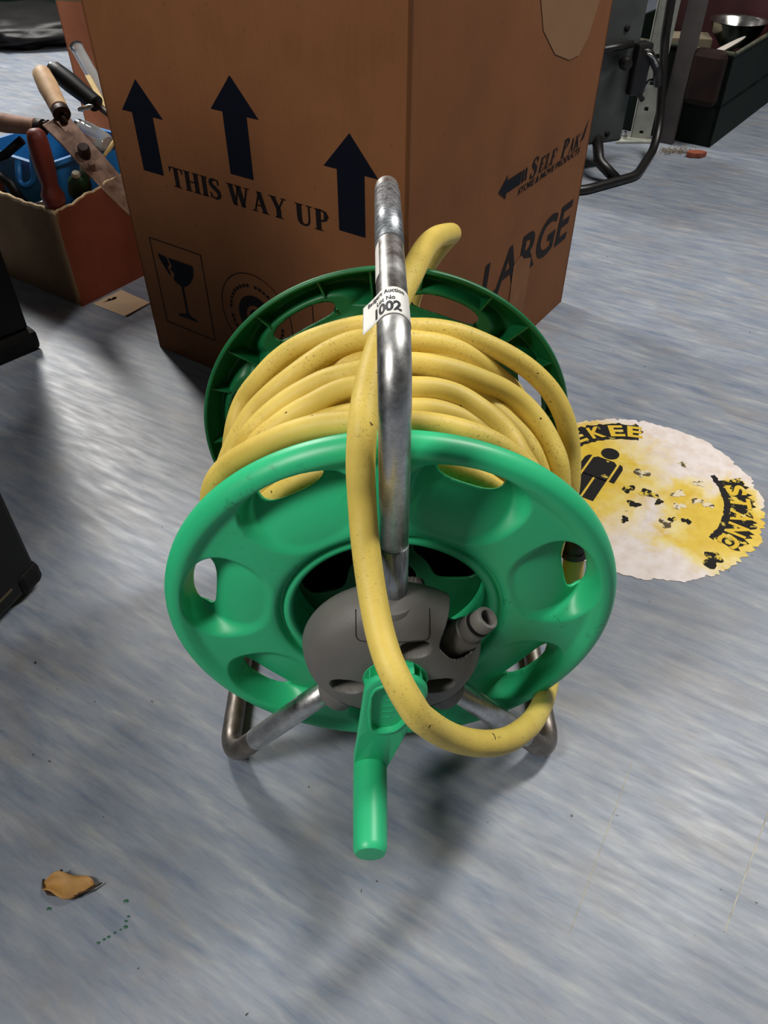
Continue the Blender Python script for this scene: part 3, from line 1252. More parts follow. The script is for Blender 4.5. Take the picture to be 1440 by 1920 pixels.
cf = lathe('hose_connector', [(0.0100, -0.012), (0.0125, -0.010), (0.0125, -0.004), (0.0112, -0.003), (0.0112, 0.002), (0.0132, 0.003), (0.0132, 0.012), (0.0118, 0.014), (0.0118, 0.030), (0.0085, 0.032), (0.0, 0.032)], (0.1652, 0.4655, 0.203), (-0.10, 0.10, 1), M_BROWNP, hose, 28)
cf['label'] = 'dark brown ridged hose end fitting'

# ------------------------------------------------------------------ large cardboard box
BL = Vector((-0.3741, 1.1243, 0))
BC = Vector((0.026, 0.849, 0))
BR = Vector((0.3199, 1.2799, 0))
BH = 0.62
bigbox = empty('cardboard_box', ((BL + BR) / 2)[:])
tag(bigbox, 'large brown cardboard box printed with arrows and THIS WAY UP, behind the hose reel', 'box')
bb_off = -Vector(bigbox.location)


def world_child(o, parent):
    """keep world coordinates of a mesh built in world space below a moved (unrotated) empty"""
    o.parent = parent
    o.location = Vector(o.location) - parent.location
    return o


dL = (BC - BL).normalized()
dR = Vector((-dL.y, dL.x, 0))
wL = (BC - BL).length
wR = (BR - BC).length
TW = 0.004


def wall_mat(origin, d):
    """local x along d, y up, z outward normal"""
    n = Vector((d.y, -d.x, 0))
    return Matrix(((d.x, 0, n.x, origin.x), (d.y, 0, n.y, origin.y), (0, 1, 0, origin.z), (0, 0, 0, 1)))


def panel(name, origin, d, wd, h, mat, parent, bulge=0.003, th=TW, top=None, nx=12, nz=12):
    """corrugated board wall with a slight belly; `top` gives an uneven upper edge"""
    M = wall_mat(origin, d)
    V, Fc = [], []
    m_ = (nx + 1) * (nz + 1)
    for lay in (0, 1):
        for j in range(nz + 1):
            for i in range(nx + 1):
                fx, fz = i / nx, j / nz
                hh = h + (top(fx) if top else 0)
                V.append(M @ Vector((fx * wd, fz * hh, bulge * math.sin(PI * fx) * math.sin(PI * fz) - th * lay)))
    for j in range(nz):
        for i in range(nx):
            a = j * (nx + 1) + i
            Fc.append((a, a + 1, a + nx + 2, a + nx + 1))
            Fc.append((m_ + a, m_ + a + nx + 1, m_ + a + nx + 2, m_ + a + 1))
    edge = [i for i in range(nx + 1)] + [j * (nx + 1) + nx for j in range(1, nz + 1)] + [nz * (nx + 1) + i for i in range(nx - 1, -1, -1)] + [j * (nx + 1) for j in range(nz - 1, 0, -1)]
    for a, b in zip(edge, edge[1:] + edge[:1]):
        Fc.append((a, m_ + a, m_ + b, b))
    o = mobj(name, V, Fc, mat, None)
    autosmooth(o, 30)
    world_child(o, parent)
    return o


p_left = panel('side_panel', BL, dL, wL, BH, M_BOX, bigbox, 0.0)
p_right = panel('side_panel', BC, dR, wR, BH, M_BOX, bigbox, 0.0)
B4 = BL + dR * wR
panel('side_panel', B4, -dR, wR, BH, M_BOX, bigbox, 0.0)
panel('side_panel', BC + dR * wR, -dL, wL, BH, M_BOX, bigbox, 0.0)
for k in (0, 1):
    o0 = BL + Vector((0, 0, BH)) + dR * (wR / 2 + 0.002) * k
    q = [o0, o0 + dL * wL, o0 + dL * wL + dR * (wR / 2 - 0.002), o0 + dR * (wR / 2 - 0.002)]
    f_ = mobj('top_flap', q + [v + Vector((0, 0, TW)) for v in q], [(0, 1, 2, 3), (4, 7, 6, 5), (0, 4, 5, 1), (1, 5, 6, 2), (2, 6, 7, 3), (3, 7, 4, 0)], M_BOX)
    world_child(f_, bigbox)
ML = wall_mat(BL, dL)
MR = wall_mat(BC, dR)


def box_print(name, VF, M, mat, side):
    V, Fc = VF
    o = flat_print(name, V, Fc, M, mat)
    # below a side panel (whose own offset already equals the box empty)
    o.parent = side
    return o


def arrow_up(cx, z0, z1, wd=0.0765, sh=0.0385, hh=0.0415):
    return poly([(cx - sh / 2, z0), (cx + sh / 2, z0), (cx + sh / 2, z1 - hh), (cx + wd / 2, z1 - hh), (cx, z1), (cx - wd / 2, z1 - hh), (cx - sh / 2, z1 - hh)])


for (cx, z0, z1) in ((0.0725, 0.2965, 0.4115), (0.2385, 0.325, 0.4390), (0.4085, 0.2935, 0.4060)):
    box_print('printed_arrow', arrow_up(cx, z0, z1), ML, M_INK, p_left)
V, Fc = serif('THIS WAY UP')
box_print('printed_words', (fit(V, 0.1045, 0.3740, 0.2855, 0.3125), Fc), ML, M_INK_BROWN, p_left)
# fragile frame with broken glass
fx0, fx1, fz0, fz1, lw = 0.0325, 0.1385, 0.0575, 0.1970, 0.0016
frm = merge(*[poly([(a, b), (c, b), (c, d), (a, d)]) for a, b, c, d in ((fx0, fz0, fx1, fz0 + lw), (fx0, fz1 - lw, fx1, fz1), (fx0, fz0, fx0 + lw, fz1), (fx1 - lw, fz0, fx1, fz1))])
box_print('printed_frame', frm, ML, M_INK_BROWN, p_left)
gl = [(0.066, 0.1735), (0.0715, 0.1610), (0.0655, 0.1560), (0.0735, 0.1500), (0.0690, 0.1395), (0.076, 0.1350), (0.084, 0.1325), (0.094, 0.1350), (0.105, 0.1430), (0.1145, 0.1570), (0.1175, 0.1705), (0.1150, 0.1735)]
shard = [(0.0440, 0.1745), (0.0620, 0.1735), (0.0665, 0.1625), (0.0605, 0.1570), (0.0655, 0.1500), (0.0635, 0.1435), (0.0560, 0.1530), (0.0480, 0.1650)]
stem = [(0.0845, 0.0880), (0.0880, 0.0880), (0.0885, 0.1340), (0.0835, 0.1340)]
foot = [(0.0650, 0.0790), (0.1060, 0.0790), (0.1040, 0.0825), (0.0930, 0.0850), (0.0880, 0.0890), (0.0845, 0.0890), (0.0790, 0.0850), (0.0670, 0.0825)]
box_print('printed_glass', merge(poly(gl), poly(shard), poly(stem), poly(foot)), ML, M_INK, p_left)
# round emblem
ec = (0.2330, 0.1270)
em = merge(ring_poly(*ec, 0.0655, 0.0668), ring_poly(*ec, 0.0185, 0.0335, 0, 360, 48), ring_poly(*ec, 0.0085, 0.0125, 40, 320, 24), poly([(ec[0] + 0.002, ec[1] - 0.002), (ec[0] + 0.012, ec[1] - 0.002), (ec[0] + 0.012, ec[1] + 0.002), (ec[0] + 0.002, ec[1] + 0.002)]))
for a0 in range(0, 360, 9):
    if a0 % 90 in (0,):
        continue
    em = merge(em, ring_poly(*ec, 0.0460, 0.0505, a0, a0 + 6.2, 3))
box_print('printed_emblem', em, ML, M_INK_BROWN, p_left)
box_print('printed_line', poly([(0.338, 0.10), (0.3393, 0.10), (0.3393, 0.185), (0.338, 0.185)]), ML, M_INK_BROWN, p_left)
# right hand side
ar = merge(poly([(0.2205, 0.2895), (0.2440, 0.2740), (0.2440, 0.2815), (0.2860, 0.2815), (0.2860, 0.2985), (0.2440, 0.2985), (0.2440, 0.3060)]), poly([(0.2890, 0.2815), (0.2950, 0.2815), (0.2950, 0.2985), (0.2890, 0.2985)]), poly([(0.2985, 0.2815), (0.3035, 0.2815), (0.3035, 0.2985), (0.2985, 0.2985)]))
box_print('printed_arrow', ar, MR, M_INK, p_right)
for (t_, x0, x1, z0, z1) in (('S', 0.314, 0.338, 0.2780, 0.3050), ('ELF', 0.341, 0.400, 0.2790, 0.2990), ('P', 0.415, 0.442, 0.2780, 0.3030), ('AK', 0.442, 0.483, 0.2785, 0.2975)):
    V, Fc = serif(t_, 0.22, 0.08, 0.22)
    box_print('printed_words', (fit(V, x0, x1, z0, z1), Fc), MR, M_INK_BROWN, p_right)
V, Fc = serif('STORE & MOVE PRODUCTS'.replace('&', ' ').replace('O', 'U').replace('M', 'W').replace('V', 'W').replace('D', 'P').replace('C', 'S'), 0.2, 0.08, 0.15)
V, Fc = sans('STORE & MOVE PRODUCTS', 0.02, 0.0004)
V = [(a + 0.2 * b, b) for a, b in V]
box_print('printed_words', (fit(V, 0.281, 0.489, 0.2670, 0.2762), Fc), MR, M_INK_BROWN, p_right)
box_print('printed_swoosh', poly([(0.484, 0.283), (0.497, 0.287), (0.506, 0.312), (0.494, 0.298)]), MR, M_INK_BROWN, p_right)
V, Fc = sans('LARGE', 0.08, 0.0016)
box_print('printed_words', (fit([(a + 0.12 * b, b) for a, b in V], 0.196, 0.497, 0.130, 0.1945), Fc), MR, M_INK_BROWN, p_right)
tp = box_print('packing_tape', poly([(0.292, 0.0), (0.352, 0.0), (0.356, 0.148), (0.330, 0.156), (0.318, 0.166), (0.296, 0.158)]), MR, M_TAPE, p_right)
tp.location = Vector(tp.location) + Vector((dR.y, -dR.x, 0)) * 0.0004
box_print('tape_residue', poly([(0.275, 0.62), (0.280, 0.50), (0.300, 0.462), (0.345, 0.428), (0.395, 0.412), (0.425, 0.412), (0.450, 0.430), (0.470, 0.47), (0.478, 0.62)]), MR, M_RESIDUE, p_right)

# ------------------------------------------------------------------ floor sticker
SX, SY, SR = 0.337, 0.762, 0.160
stk = empty('floor_sticker', (SX, SY, 0.0))
tag(stk, 'worn round yellow and white keep-your-distance sticker on the floor beside the reel', 'floor sticker')


def sticker_material():
    m = N('worn_yellow_print')
    v = m.mapping((1, 1, 1))
    white = m.mix(m.ramp(m.noise(v, 60, 5), BW(0.4, 0.7)), lin(236, 226, 222), lin(222, 206, 196))
    yel = m.mix(m.ramp(m.noise(v, 40, 6, 0.6, 1.0), BW(0.40, 0.66)), lin(230, 198, 58), lin(220, 180, 42))
    pale = m.mix(m.ramp(m.noise(v, 26, 5), BW(0.38, 0.60)), lin(238, 220, 150), yel)
    # where the print has survived: mostly on the left and in a patch on the right
    sep = m.n('ShaderNodeSeparateXYZ')
    m.l(m.co.outputs['Object'], sep.inputs[0])
    wob = m.noise(v, 16, 6, 0.65, 0.5)

    def blob(cx, cy, r, soft):
        d = m.n('ShaderNodeVectorMath', operation='DISTANCE')
        m.l(m.co.outputs['Object'], d.inputs[0])
        d.inputs[1].default_value = (cx, cy, 0)
        a = m.n('ShaderNodeMath', operation='MULTIPLY_ADD')
        m.l(wob, a.inputs[0])
        a.inputs[1].default_value = 0.16
        m.l(d.outputs['Value'], a.inputs[2])
        return m.ramp(a.outputs[0], BW(r + 0.08, r + 0.08 + soft, True))
    k = blob(-0.085, 0.05, 0.095, 0.05)
    k = m.mix(1.0, k, blob(0.088, -0.065, 0.072, 0.03), 'LIGHTEN')
    col = m.mix(k, white, pale)
    k2 = blob(-0.105, 0.055, 0.075, 0.05)
    k2 = m.mix(1.0, k2, blob(0.10, -0.060, 0.040, 0.03), 'LIGHTEN')
    col = m.mix(k2, col, yel)
    # scuffs and cracks
    ck = m.ramp(m.noise(v, 75, 7, 0.7, 1.5), BW(0.655, 0.70))
    reg = m.ramp(m.noise(v, 17, 3), BW(0.46, 0.58))
    col = m.mix(m.mix(1.0, ck, reg, 'MULTIPLY'), col, lin(70, 58, 30))
    m.l(col, m.b.inputs['Base Color'])
    m.b.inputs['Roughness'].default_value = 0.5
    return m.m


M_STK = sticker_material()
M_STK_BLACK = worn_print('worn_black_print', lin(30, 28, 26), lin(226, 198, 80), 0.55, 70)
M_STK_BLACK2 = worn_print('worn_figure_print', lin(34, 32, 32), lin(226, 200, 90), 0.62, 60)
M_STK_YEL = worn_print('worn_yellow_letters', lin(224, 188, 62), lin(230, 214, 150), 0.6, 60)
n = 260
V = [(0, 0, 0.0006)]
ph1, ph2 = 1.3, 4.1
prev = 0
for ringk in (0.5, 1.0):
    for k in range(n):
        a = 2 * PI * k / n
        jag = 0.0
        if ringk == 1.0:
            jag = 0.0012 * math.sin(9 * a + ph1) + 0.001 * math.sin(23 * a + ph2) + random.uniform(-0.0016, 0.0010)
            if random.random() < 0.10:
                jag -= random.uniform(0.002, 0.006)
            if -1.25 < (a - 2 * PI if a > PI else a) < -0.2 and random.random() < 0.4:
                jag -= random.uniform(0.001, 0.006)
        r = SR * ringk + jag
        V.append((r * math.cos(a), r * math.sin(a), 0.0006))
Fc = [(0, 1 + k, 1 + (k + 1) % n) for k in range(n)] + [(1 + k, 1 + n + k, 1 + n + (k + 1) % n, 1 + (k + 1) % n) for k in range(n)]
sk = mobj('sticker_sheet', V, Fc, M_STK, stk)


def stk_print(name, VF, mat, z):
    V, Fc = VF
    return mobj(name, [(a, b, z) for a, b in V], Fc, mat, stk)


def jag_ring(r0, r1, a0, a1, n=48, j=0.003):
    V, Fc = [], []
    for k in range(n + 1):
        a = rad(a0 + (a1 - a0) * k / n)
        ra, rb = r0 + random.uniform(-j, j) * 0.4, r1 + random.uniform(-j, j)
        V += [(ra * math.cos(a), ra * math.sin(a)), (rb * math.cos(a), rb * math.sin(a))]
    for k in range(n):
        Fc.append((2 * k, 2 * k + 1, 2 * k + 3, 2 * k + 2))
    return V, Fc


stk_print('black_band', jag_ring(0.111, 0.148, 76, 165), M_STK_BLACK2, 0.0009)
stk_print('black_band', jag_ring(0.114, 0.146, -50, 10, 40, 0.005), M_STK_BLACK, 0.0009)
for ch, a in (('A', 143), ('S', 130), ('E', 117), ('K', 103.5), ('E', 90), ('E', 78.5), ('S', 0), ('T', -11), ('A', -23), ('N', -35), ('C', -46)):
    V, Fc = sans(ch, 0.03, 0.001)
    V = fit(V, -0.0105, 0.0105, -0.013, 0.013)
    an = rad(a)
    u = Vector((math.sin(an), -math.cos(an)))
    w_ = Vector((math.cos(an), math.sin(an)))
    stk_print('letter', ([(u * x + w_ * (y + 0.130))[:] for x, y in V], Fc), M_STK_YEL, 0.0012)


def blob_pts(bx, by, br):
    p1, p2, p3 = [random.uniform(0, 6.28) for _ in range(3)]
    out = []
    for k in range(22):
        a = 2 * PI * k / 22
        rr = br * (0.75 + 0.22 * math.sin(2 * a + p1) + 0.16 * math.sin(3 * a + p2) + 0.12 * math.sin(5 * a + p3))
        out.append((bx + rr * math.cos(a), by + rr * math.sin(a)))
    return out


def figure(px, py, ang, s, mat, name):
    parts = []
    circ = [(0.0125 * math.cos(2 * PI * k / 24), 0.040 + 0.0125 * math.sin(2 * PI * k / 24)) for k in range(24)]
    parts.append(poly(circ))
    parts.append(poly([(-0.017, -0.020), (0.017, -0.020), (0.017, 0.020), (0.012, 0.025), (-0.012, 0.025), (-0.017, 0.020)]))
    parts.append(poly([(-0.0275, -0.018), (-0.020, -0.018), (-0.020, 0.024), (-0.0245, 0.022), (-0.0275, 0.015)]))
    parts.append(poly([(0.0275, -0.018), (0.020, -0.018), (0.020, 0.024), (0.0245, 0.022), (0.0275, 0.015)]))
    parts.append(poly([(-0.017, -0.066), (-0.0015, -0.066), (-0.0015, -0.018), (-0.017, -0.018)]))
    parts.append(poly([(0.017, -0.066), (0.0015, -0.066), (0.0015, -0.018), (0.017, -0.018)]))
    V, Fc = merge(*parts)
    c_, s_ = math.cos(ang), math.sin(ang)
    return stk_print(name, ([(px + s * (c_ * x - s_ * y), py + s * (s_ * x + c_ * y)) for x, y in V], Fc), mat, 0.0011)


figure(-0.042, 0.044, rad(-33), 1.0, M_STK_BLACK2, 'printed_figure')
M_STK_GHOST = worn_print('ghost_print', lin(96, 84, 60), lin(232, 218, 186), 0.46, 55)
stk_print('black_arc', jag_ring(0.1085, 0.1165, -52, 16, 40, 0.0025), M_STK_BLACK2, 0.00095)
for (bx, by, br) in ((0.086, 0.014, 0.009), (0.052, -0.006, 0.010), (0.072, -0.02, 0.008), (0.046, -0.030, 0.009), (0.020, -0.062, 0.010), (0.085, -0.028, 0.008), (0.014, 0.036, 0.012), (0.075, 0.055, 0.007)):
    pts_ = blob_pts(bx, by, br)
    stk_print('grey_flake', ([(bx, by)] + pts_, [(0, 1 + k, 1 + (k + 1) % 22) for k in range(22)]), M_STK_GHOST, 0.0010)
for (bx, by, br) in ((0.012, -0.005, 0.012), (-0.012, 0.004, 0.010), (-0.012, -0.026, 0.009), (0.060, -0.125, 0.016), (0.095, -0.095, 0.011), (0.022, -0.022, 0.007), (0.036, 0.128, 0.0035), (-0.03, -0.055, 0.007), (0.048, -0.058, 0.007), (0.03, -0.055, 0.006)):
    pts_ = blob_pts(bx, by, br)
    V = [(bx, by)] + pts_
    stk_print('black_flake', (V, [(0, 1 + k, 1 + (k + 1) % 22) for k in range(22)]), M_STK_BLACK, 0.0010)

# ------------------------------------------------------------------ leaf, paint specks, card, debris
M_LEAF = mk('dead_leaf', lin(176, 132, 70), 0.6, col2=lin(140, 96, 48), vscale=40)
M_LEAFD = mk('leaf_dark', lin(58, 38, 22), 0.7, col2=lin(80, 54, 30))
leaf = empty('dead_leaf', (-0.266, 0.256, 0))
tag(leaf, 'dry curled brown leaf lying on the floor at lower left', 'leaf')
V, Fc = [], []
ln, hw = 0.044, 0.0125
for i in range(15):
    f = i / 14
    wd = hw * math.sin(PI * min(1, f * 0.93 + 0.07)) ** 0.7
    for j in range(7):
        g = (j - 3) / 3
        z = 0.002 + 0.006 * abs(g) ** 1.6 * (0.5 + 0.5 * math.sin(f * 7)) + 0.004 * math.sin(f * PI)
        V.append((-ln / 2 + ln * f, g * wd * 0.8 + 0.002 * math.sin(f * 9), z))
for i in range(14):
    for j in range(6):
        a = i * 7 + j
        Fc.append((a, a + 7, a + 8, a + 1))
o = mobj('leaf_blade', V, Fc, M_LEAF, leaf, True)
o.modifiers.new('thin', 'SOLIDIFY').thickness = 0.0004
tube('leaf_stalk', [(ln / 2 - 0.012, -0.007, 0.006), (ln / 2 - 0.002, -0.003, 0.006), (ln / 2 + 0.005, 0.003, 0.004)], lambda f: 0.0011 - 0.0005 * f, M_LEAFD, leaf, 8)
tube('leaf_edge', [(-ln / 2 - 0.002, 0.006, 0.003), (-ln / 2, 0.0, 0.004), (-ln / 2 + 0.006, -0.006, 0.004), (0, -0.0085, 0.005), (ln / 2 - 0.012, -0.008, 0.005)], 0.0011, M_LEAFD, leaf, 8)
tube('leaf_fold', [(-0.012, 0.008, 0.006), (-0.008, 0.011, 0.010)], 0.0012, M_LEAFD, leaf, 8)

M_PAINT = mk('green_paint', lin(30, 92, 66), 0.5, col2=lin(24, 70, 52))
dots = [(-0.279, 0.2395, .0022), (-0.2165, 0.2455, .0024), (-0.2115, 0.2335, .0015), (-0.2125, 0.2300, .0014), (-0.2120, 0.2255, .0021), (-0.2155, 0.2235, .001), (-0.2195, 0.2210, .0014), (-0.2235, 0.2180, .0017), (-0.2270, 0.2160, .0015), (-0.2310, 0.2135, .0017)]
for i, (x, y, r) in enumerate(dots):
    V = [(0, 0, 0.0007)] + [(r * random.uniform(0.7, 1.2) * math.cos(2 * PI * k / 12), r * random.uniform(0.5, 0.8) * math.sin(2 * PI * k / 12), 0.0003) for k in range(12)]
    o = mobj('paint_spot', V, [(0, 1 + k, 1 + (k + 1) % 12) for k in range(12)], M_PAINT, fl, loc=(x, y, 0))

M_CARD = mk('cream_card', lin(212, 186, 154), 0.8, col2=lin(196, 168, 138))
card = empty('paper_card', (-0.4745, 1.266, 0))
tag(card, 'cream card with a dark print lying on the floor by the small carton', 'card')
q = [(-0.050, 0.000), (-0.012, 0.052), (0.052, 0.004), (0.020, -0.050)]
V = [(a, b, 0.0015 + (0.004 if i == 3 else 0.001)) for i, (a, b) in enumerate(q)]
o = mobj('card_sheet', V, [(0, 1, 2, 3)], M_CARD, card)
o.modifiers.new('thin', 'SOLIDIFY').thickness = 0.0005
mobj('card_print', [(a, b, 0.0048) for a, b in ((-0.034, 0.0), (-0.026, 0.006), (-0.014, 0.014), (-0.012, 0.022), (-0.018, 0.021), (-0.020, 0.014), (-0.026, 0.016), (-0.026, 0.009))], [tuple(range(8))], M_INK_BROWN, card)

M_ORANGE = mk('orange_plastic', lin(150, 78, 54), 0.7, col2=lin(112, 56, 40), vscale=50)
pts_ = [(0.026 * math.cos(2 * PI * k / 14) * random.uniform(0.8, 1.1), 0.013 * math.sin(2 * PI * k / 14) * random.uniform(0.8, 1.1)) for k in range(14)]
o = prism('brick_chip', pts_, 0.014, Matrix.Translation((0, 0, 0)), M_ORANGE, None, 0.003)
o.location = (0.787, 2.03, 0)
tag(o, 'small orange red fragment on the floor in front of the dark green crate', 'fragment')
M_FLUFF = mk('dust_fluff', lin(138, 124, 98), 0.9, col2=lin(100, 88, 66), vscale=50)
V, Fc = [], []
for i in range(120):
    c = np.array([random.gauss(0, 0.022), random.gauss(0, 0.008), abs(random.gauss(0, 0.006))])
    d = np.random.normal(size=3)
    d /= np.linalg.norm(d)
    d[2] *= 0.4
    v, f = tube_geo([c, c + d * 0.006 + np.array([0, 0, 0.003]), c + d * 0.013], 0.0006, 4)
    v = [(p[0], p[1], max(0.0006, p[2])) for p in v]
    k = len(V)
    V += v
    Fc += [tuple(j + k for j in q) for q in f]
o = mobj('dust_fluff', V, Fc, M_FLUFF, None, loc=(0.748, 2.06, 0))
tag(o, 'clump of grey brown dust and straw beside the orange fragment', 'dust', kind='stuff')

# ------------------------------------------------------------------ black cabinets at left edge, raised out of view to shade the scene
sp1 = empty('black_cabinet', (-0.70, 1.20, 0))
tag(sp1, 'black cabinet on a wider plinth, unseen height added to shade the left side, at the left edge beside the small carton', 'cabinet')
d1 = Vector((-0.68, -0.73, 0)).normalized()
n1 = Vector((d1.y, -d1.x, 0))
if n1.x > 0:
    n1 = -n1
c1 = Vector((-0.566, 1.118, 0)) - Vector(sp1.location)
r1 = math.atan2(n1.y, n1.x)
ct = c1 + d1 * 0.10 + n1 * 0.09
box('plinth', (0.18, 0.20, 0.036), (ct.x, ct.y, 0.018), M_BLACK, sp1, r1, 0.010)
ct = c1 + d1 * 0.10 + n1 * 0.092
box('cabinet_body', (0.164, 0.184, 0.86), (ct.x, ct.y, 0.466), M_BLACKP, sp1, r1, 0.006)  # upper body is unseen, added so its shadow darkens the left
sp2 = empty('black_speaker', (-0.50, 0.50, 0))
tag(sp2, 'black speaker case with corner guard, unseen height and length added to shade the floor, standing at the left edge beside the reel', 'speaker')
azz = math.atan2(-0.0778, -0.0299)
d2 = Vector((-0.0299, -0.0778, 0)).normalized()
n2 = Vector((-d2.y, d2.x, 0))
if n2.x > 0:
    n2 = -n2
c0 = Vector((-0.398, 0.5985, 0)) - Vector(sp2.location)
rzz = math.atan2(n2.y, n2.x)
ctr = c0 + d2 * 0.375 + n2 * 0.13
box('case', (0.26, 0.75, 0.69), (ctr.x, ctr.y, 0.357), M_BLACKP, sp2, rzz, 0.006)  # height and length beyond view added to block light from the left
box('corner_guard', (0.035, 0.035, 0.03), (c0.x + n2.x * 0.014 + d2.x * 0.014, c0.y + n2.y * 0.014 + d2.y * 0.014, 0.024), M_BLACK, sp2, rzz, 0.008)
for (i, j) in ((0.03, 0.03), (0.03, 0.72), (0.23, 0.03), (0.23, 0.72)):
    p = c0 + n2 * i + d2 * j
    lathe('rubber_foot', [(0.0, 0.0), (0.011, 0.0), (0.013, 0.012), (0.0, 0.012)], (p.x, p.y, 0.0), (0, 0, 1), M_BLACK, sp2, 16)
M_TRIM = mk('brass_trim', lin(90, 78, 58), 0.45, 0.4, col2=lin(60, 52, 40))
p = c0 + d2 * 0.165 - n2 * 0.0006
box('trim_strip', (0.0012, 0.25, 0.003), (p.x, p.y, 0.034), M_TRIM, sp2, rzz, 0)

# ------------------------------------------------------------------ small carton of tools
TC = Vector((-0.542, 1.260, 0))
tray = empty('small_carton', (-0.60, 1.45, 0))
tag(tray, 'small open red brown carton full of old tools, behind the large box', 'box')
tl = Vector((-dL.x, -dL.y, 0))
tr_ = dR
TH = 0.167


def torn(fx):
    return 0.0012 * math.sin(fx * 23) + 0.001 * math.sin(fx * 71 + 1)


def torn2(fx):
    return 0.040 * fx + 0.0016 * math.sin(fx * 36) + 0.001 * math.sin(fx * 87)


panel('side_panel', TC + tl * 0.34, -tl, 0.34, TH, M_TRAY2, tray, 0.003, 0.005, torn, 40, 8)
panel('side_panel', TC, tr_, 0.30, TH, M_TRAY, tray, 0.002, 0.005, torn2, 40, 8)
panel('side_panel', TC + tl * 0.34 + tr_ * 0.30, -tr_, 0.30, TH, M_TRAY, tray, 0.0, 0.005)
panel('side_panel', TC + tr_ * 0.30, tl, 0.34, TH, M_TRAY, tray, 0.0, 0.005)
q = [TC, TC + tl * 0.34, TC + tl * 0.34 + tr_ * 0.30, TC + tr_ * 0.30]
o = mobj('carton_base', [v + Vector((0, 0, 0.002)) for v in q] + [v + Vector((0, 0, 0.007)) for v in q], [(0, 1, 2, 3), (4, 5, 6, 7), (0, 1, 5, 4), (1, 2, 6, 5), (2, 3, 7, 6), (3, 0, 4, 7)], M_TRAY)
world_child(o, tray)
# torn pale rim along the front edge
rim = []
for k in range(41):
    f = k / 40
    p = TC + tl * (0.34 * (1 - f)) + Vector((0, 0, TH + torn(f) + 0.001)) + Vector((tl.y, -tl.x, 0)) * 0.0
    rim.append(p + tr_ * 0.0025)
o = tube('torn_rim', rim, 0.0036, M_BOX_EDGE, None, 8)
world_child(o, tray)
rim = [TC + tr_ * (0.30 * k / 40) + tl * 0.0025 + Vector((0, 0, TH + torn2(k / 40) + 0.0005)) for k in range(30)]
o = tube('torn_rim', rim, 0.0026, M_BOX_EDGE, None, 8)
world_child(o, tray)

M_WOOD_P = mk('pale_wood', lin(206, 172, 132), 0.6, col2=lin(176, 134, 98), vscale=30, stretch=(1, 1, 1))
M_WOOD_O = mk('old_wood', lin(150, 112, 92), 0.7, col2=lin(110, 78, 62), vscale=30)
M_WOOD_R = mk('red_stained_wood', lin(124, 48, 36), 0.5, col2=lin(92, 36, 28), vscale=16)
M_RUST = mk('rusty_steel', lin(146, 118, 102), 0.55, 0.35, col2=lin(92, 64, 50), vscale=40, bump=(90, 0.2))
M_FERR = mk('dark_ferrule', lin(40, 26, 20), 0.5, 0.5, col2=lin(58, 40, 30))
M_BLUE = mk('blue_plastic', lin(38, 124, 190), 0.4, col2=lin(28, 100, 168))
M_GLASS = N('clear_glass')
M_GLASS.b.inputs['Base Color'].default_value = (0.9, 0.92, 0.92, 1)
M_GLASS.b.inputs['Roughness'].default_value = 0.08
M_GLASS.b.inputs['Transmission Weight'].default_value = 0.75
M_GLASS = M_GLASS.m
M_STICK = mk('yellow_wood', lin(206, 178, 112), 0.6, col2=lin(180, 150, 92), vscale=30)
M_CHROME = steel('chromed_steel', lin(200, 198, 194), 0.16)


def C_(u, v, Y):
    """point seen in this direction at depth Y (world), used while laying the tools out"""
    p_ = rad(43.3)
    x, y = (u - 720) / 1442.0, (960 - v) / 1442.0
    d = Vector((x, math.cos(p_) + y * math.sin(p_), -math.sin(p_) + y * math.cos(p_)))
    return Vector((0, 0, 0.68)) + d * (Y / d.y)


def handle(name, a, b, r, mat, parent, prof=None):
    a, b = Vector(a), Vector(b)
    L = (b - a).length
    prof = prof or [(0.0, 0.0), (r * 0.7, 0.0), (r * 0.95, 0.006), (r, 0.02), (r * 1.06, L * 0.4), (r * 0.95, L * 0.7), (r * 0.9, L - 0.002), (0.0, L)]
    return lathe(name, prof, a, b - a, mat, parent, 24)


# hedge shears with two wooden grips
she = empty('hedge_shears', (-0.56, 1.42, 0.10))
tag(she, 'old hedge shears with pale wooden grips and rusty blades, in the small carton', 'shears')
ofs = lambda p: Vector(p) - she.location
h1a, h1b = C_(76, 134, 1.50), C_(112, 206, 1.42)
handle('wooden_grip', ofs(h1a), ofs(h1b), 0.0165, M_WOOD_P, she)
d_ = (h1b - h1a).normalized()
lathe('ferrule', [(0.0135, 0), (0.0150, 0.002), (0.0150, 0.012), (0.006, 0.013)], ofs(h1b), d_, M_FERR, she, 20, close=False)
h2a, h2b = C_(-30, 226, 1.46), C_(70, 238, 1.42)
handle('wooden_grip', ofs(h2a), ofs(h2b), 0.0150, M_WOOD_O, she)
d_ = (h2b - h2a).normalized()
lathe('ferrule', [(0.012, 0), (0.0135, 0.002), (0.0135, 0.013), (0.005, 0.014)], ofs(h2b), d_, M_FERR, she, 20, close=False)


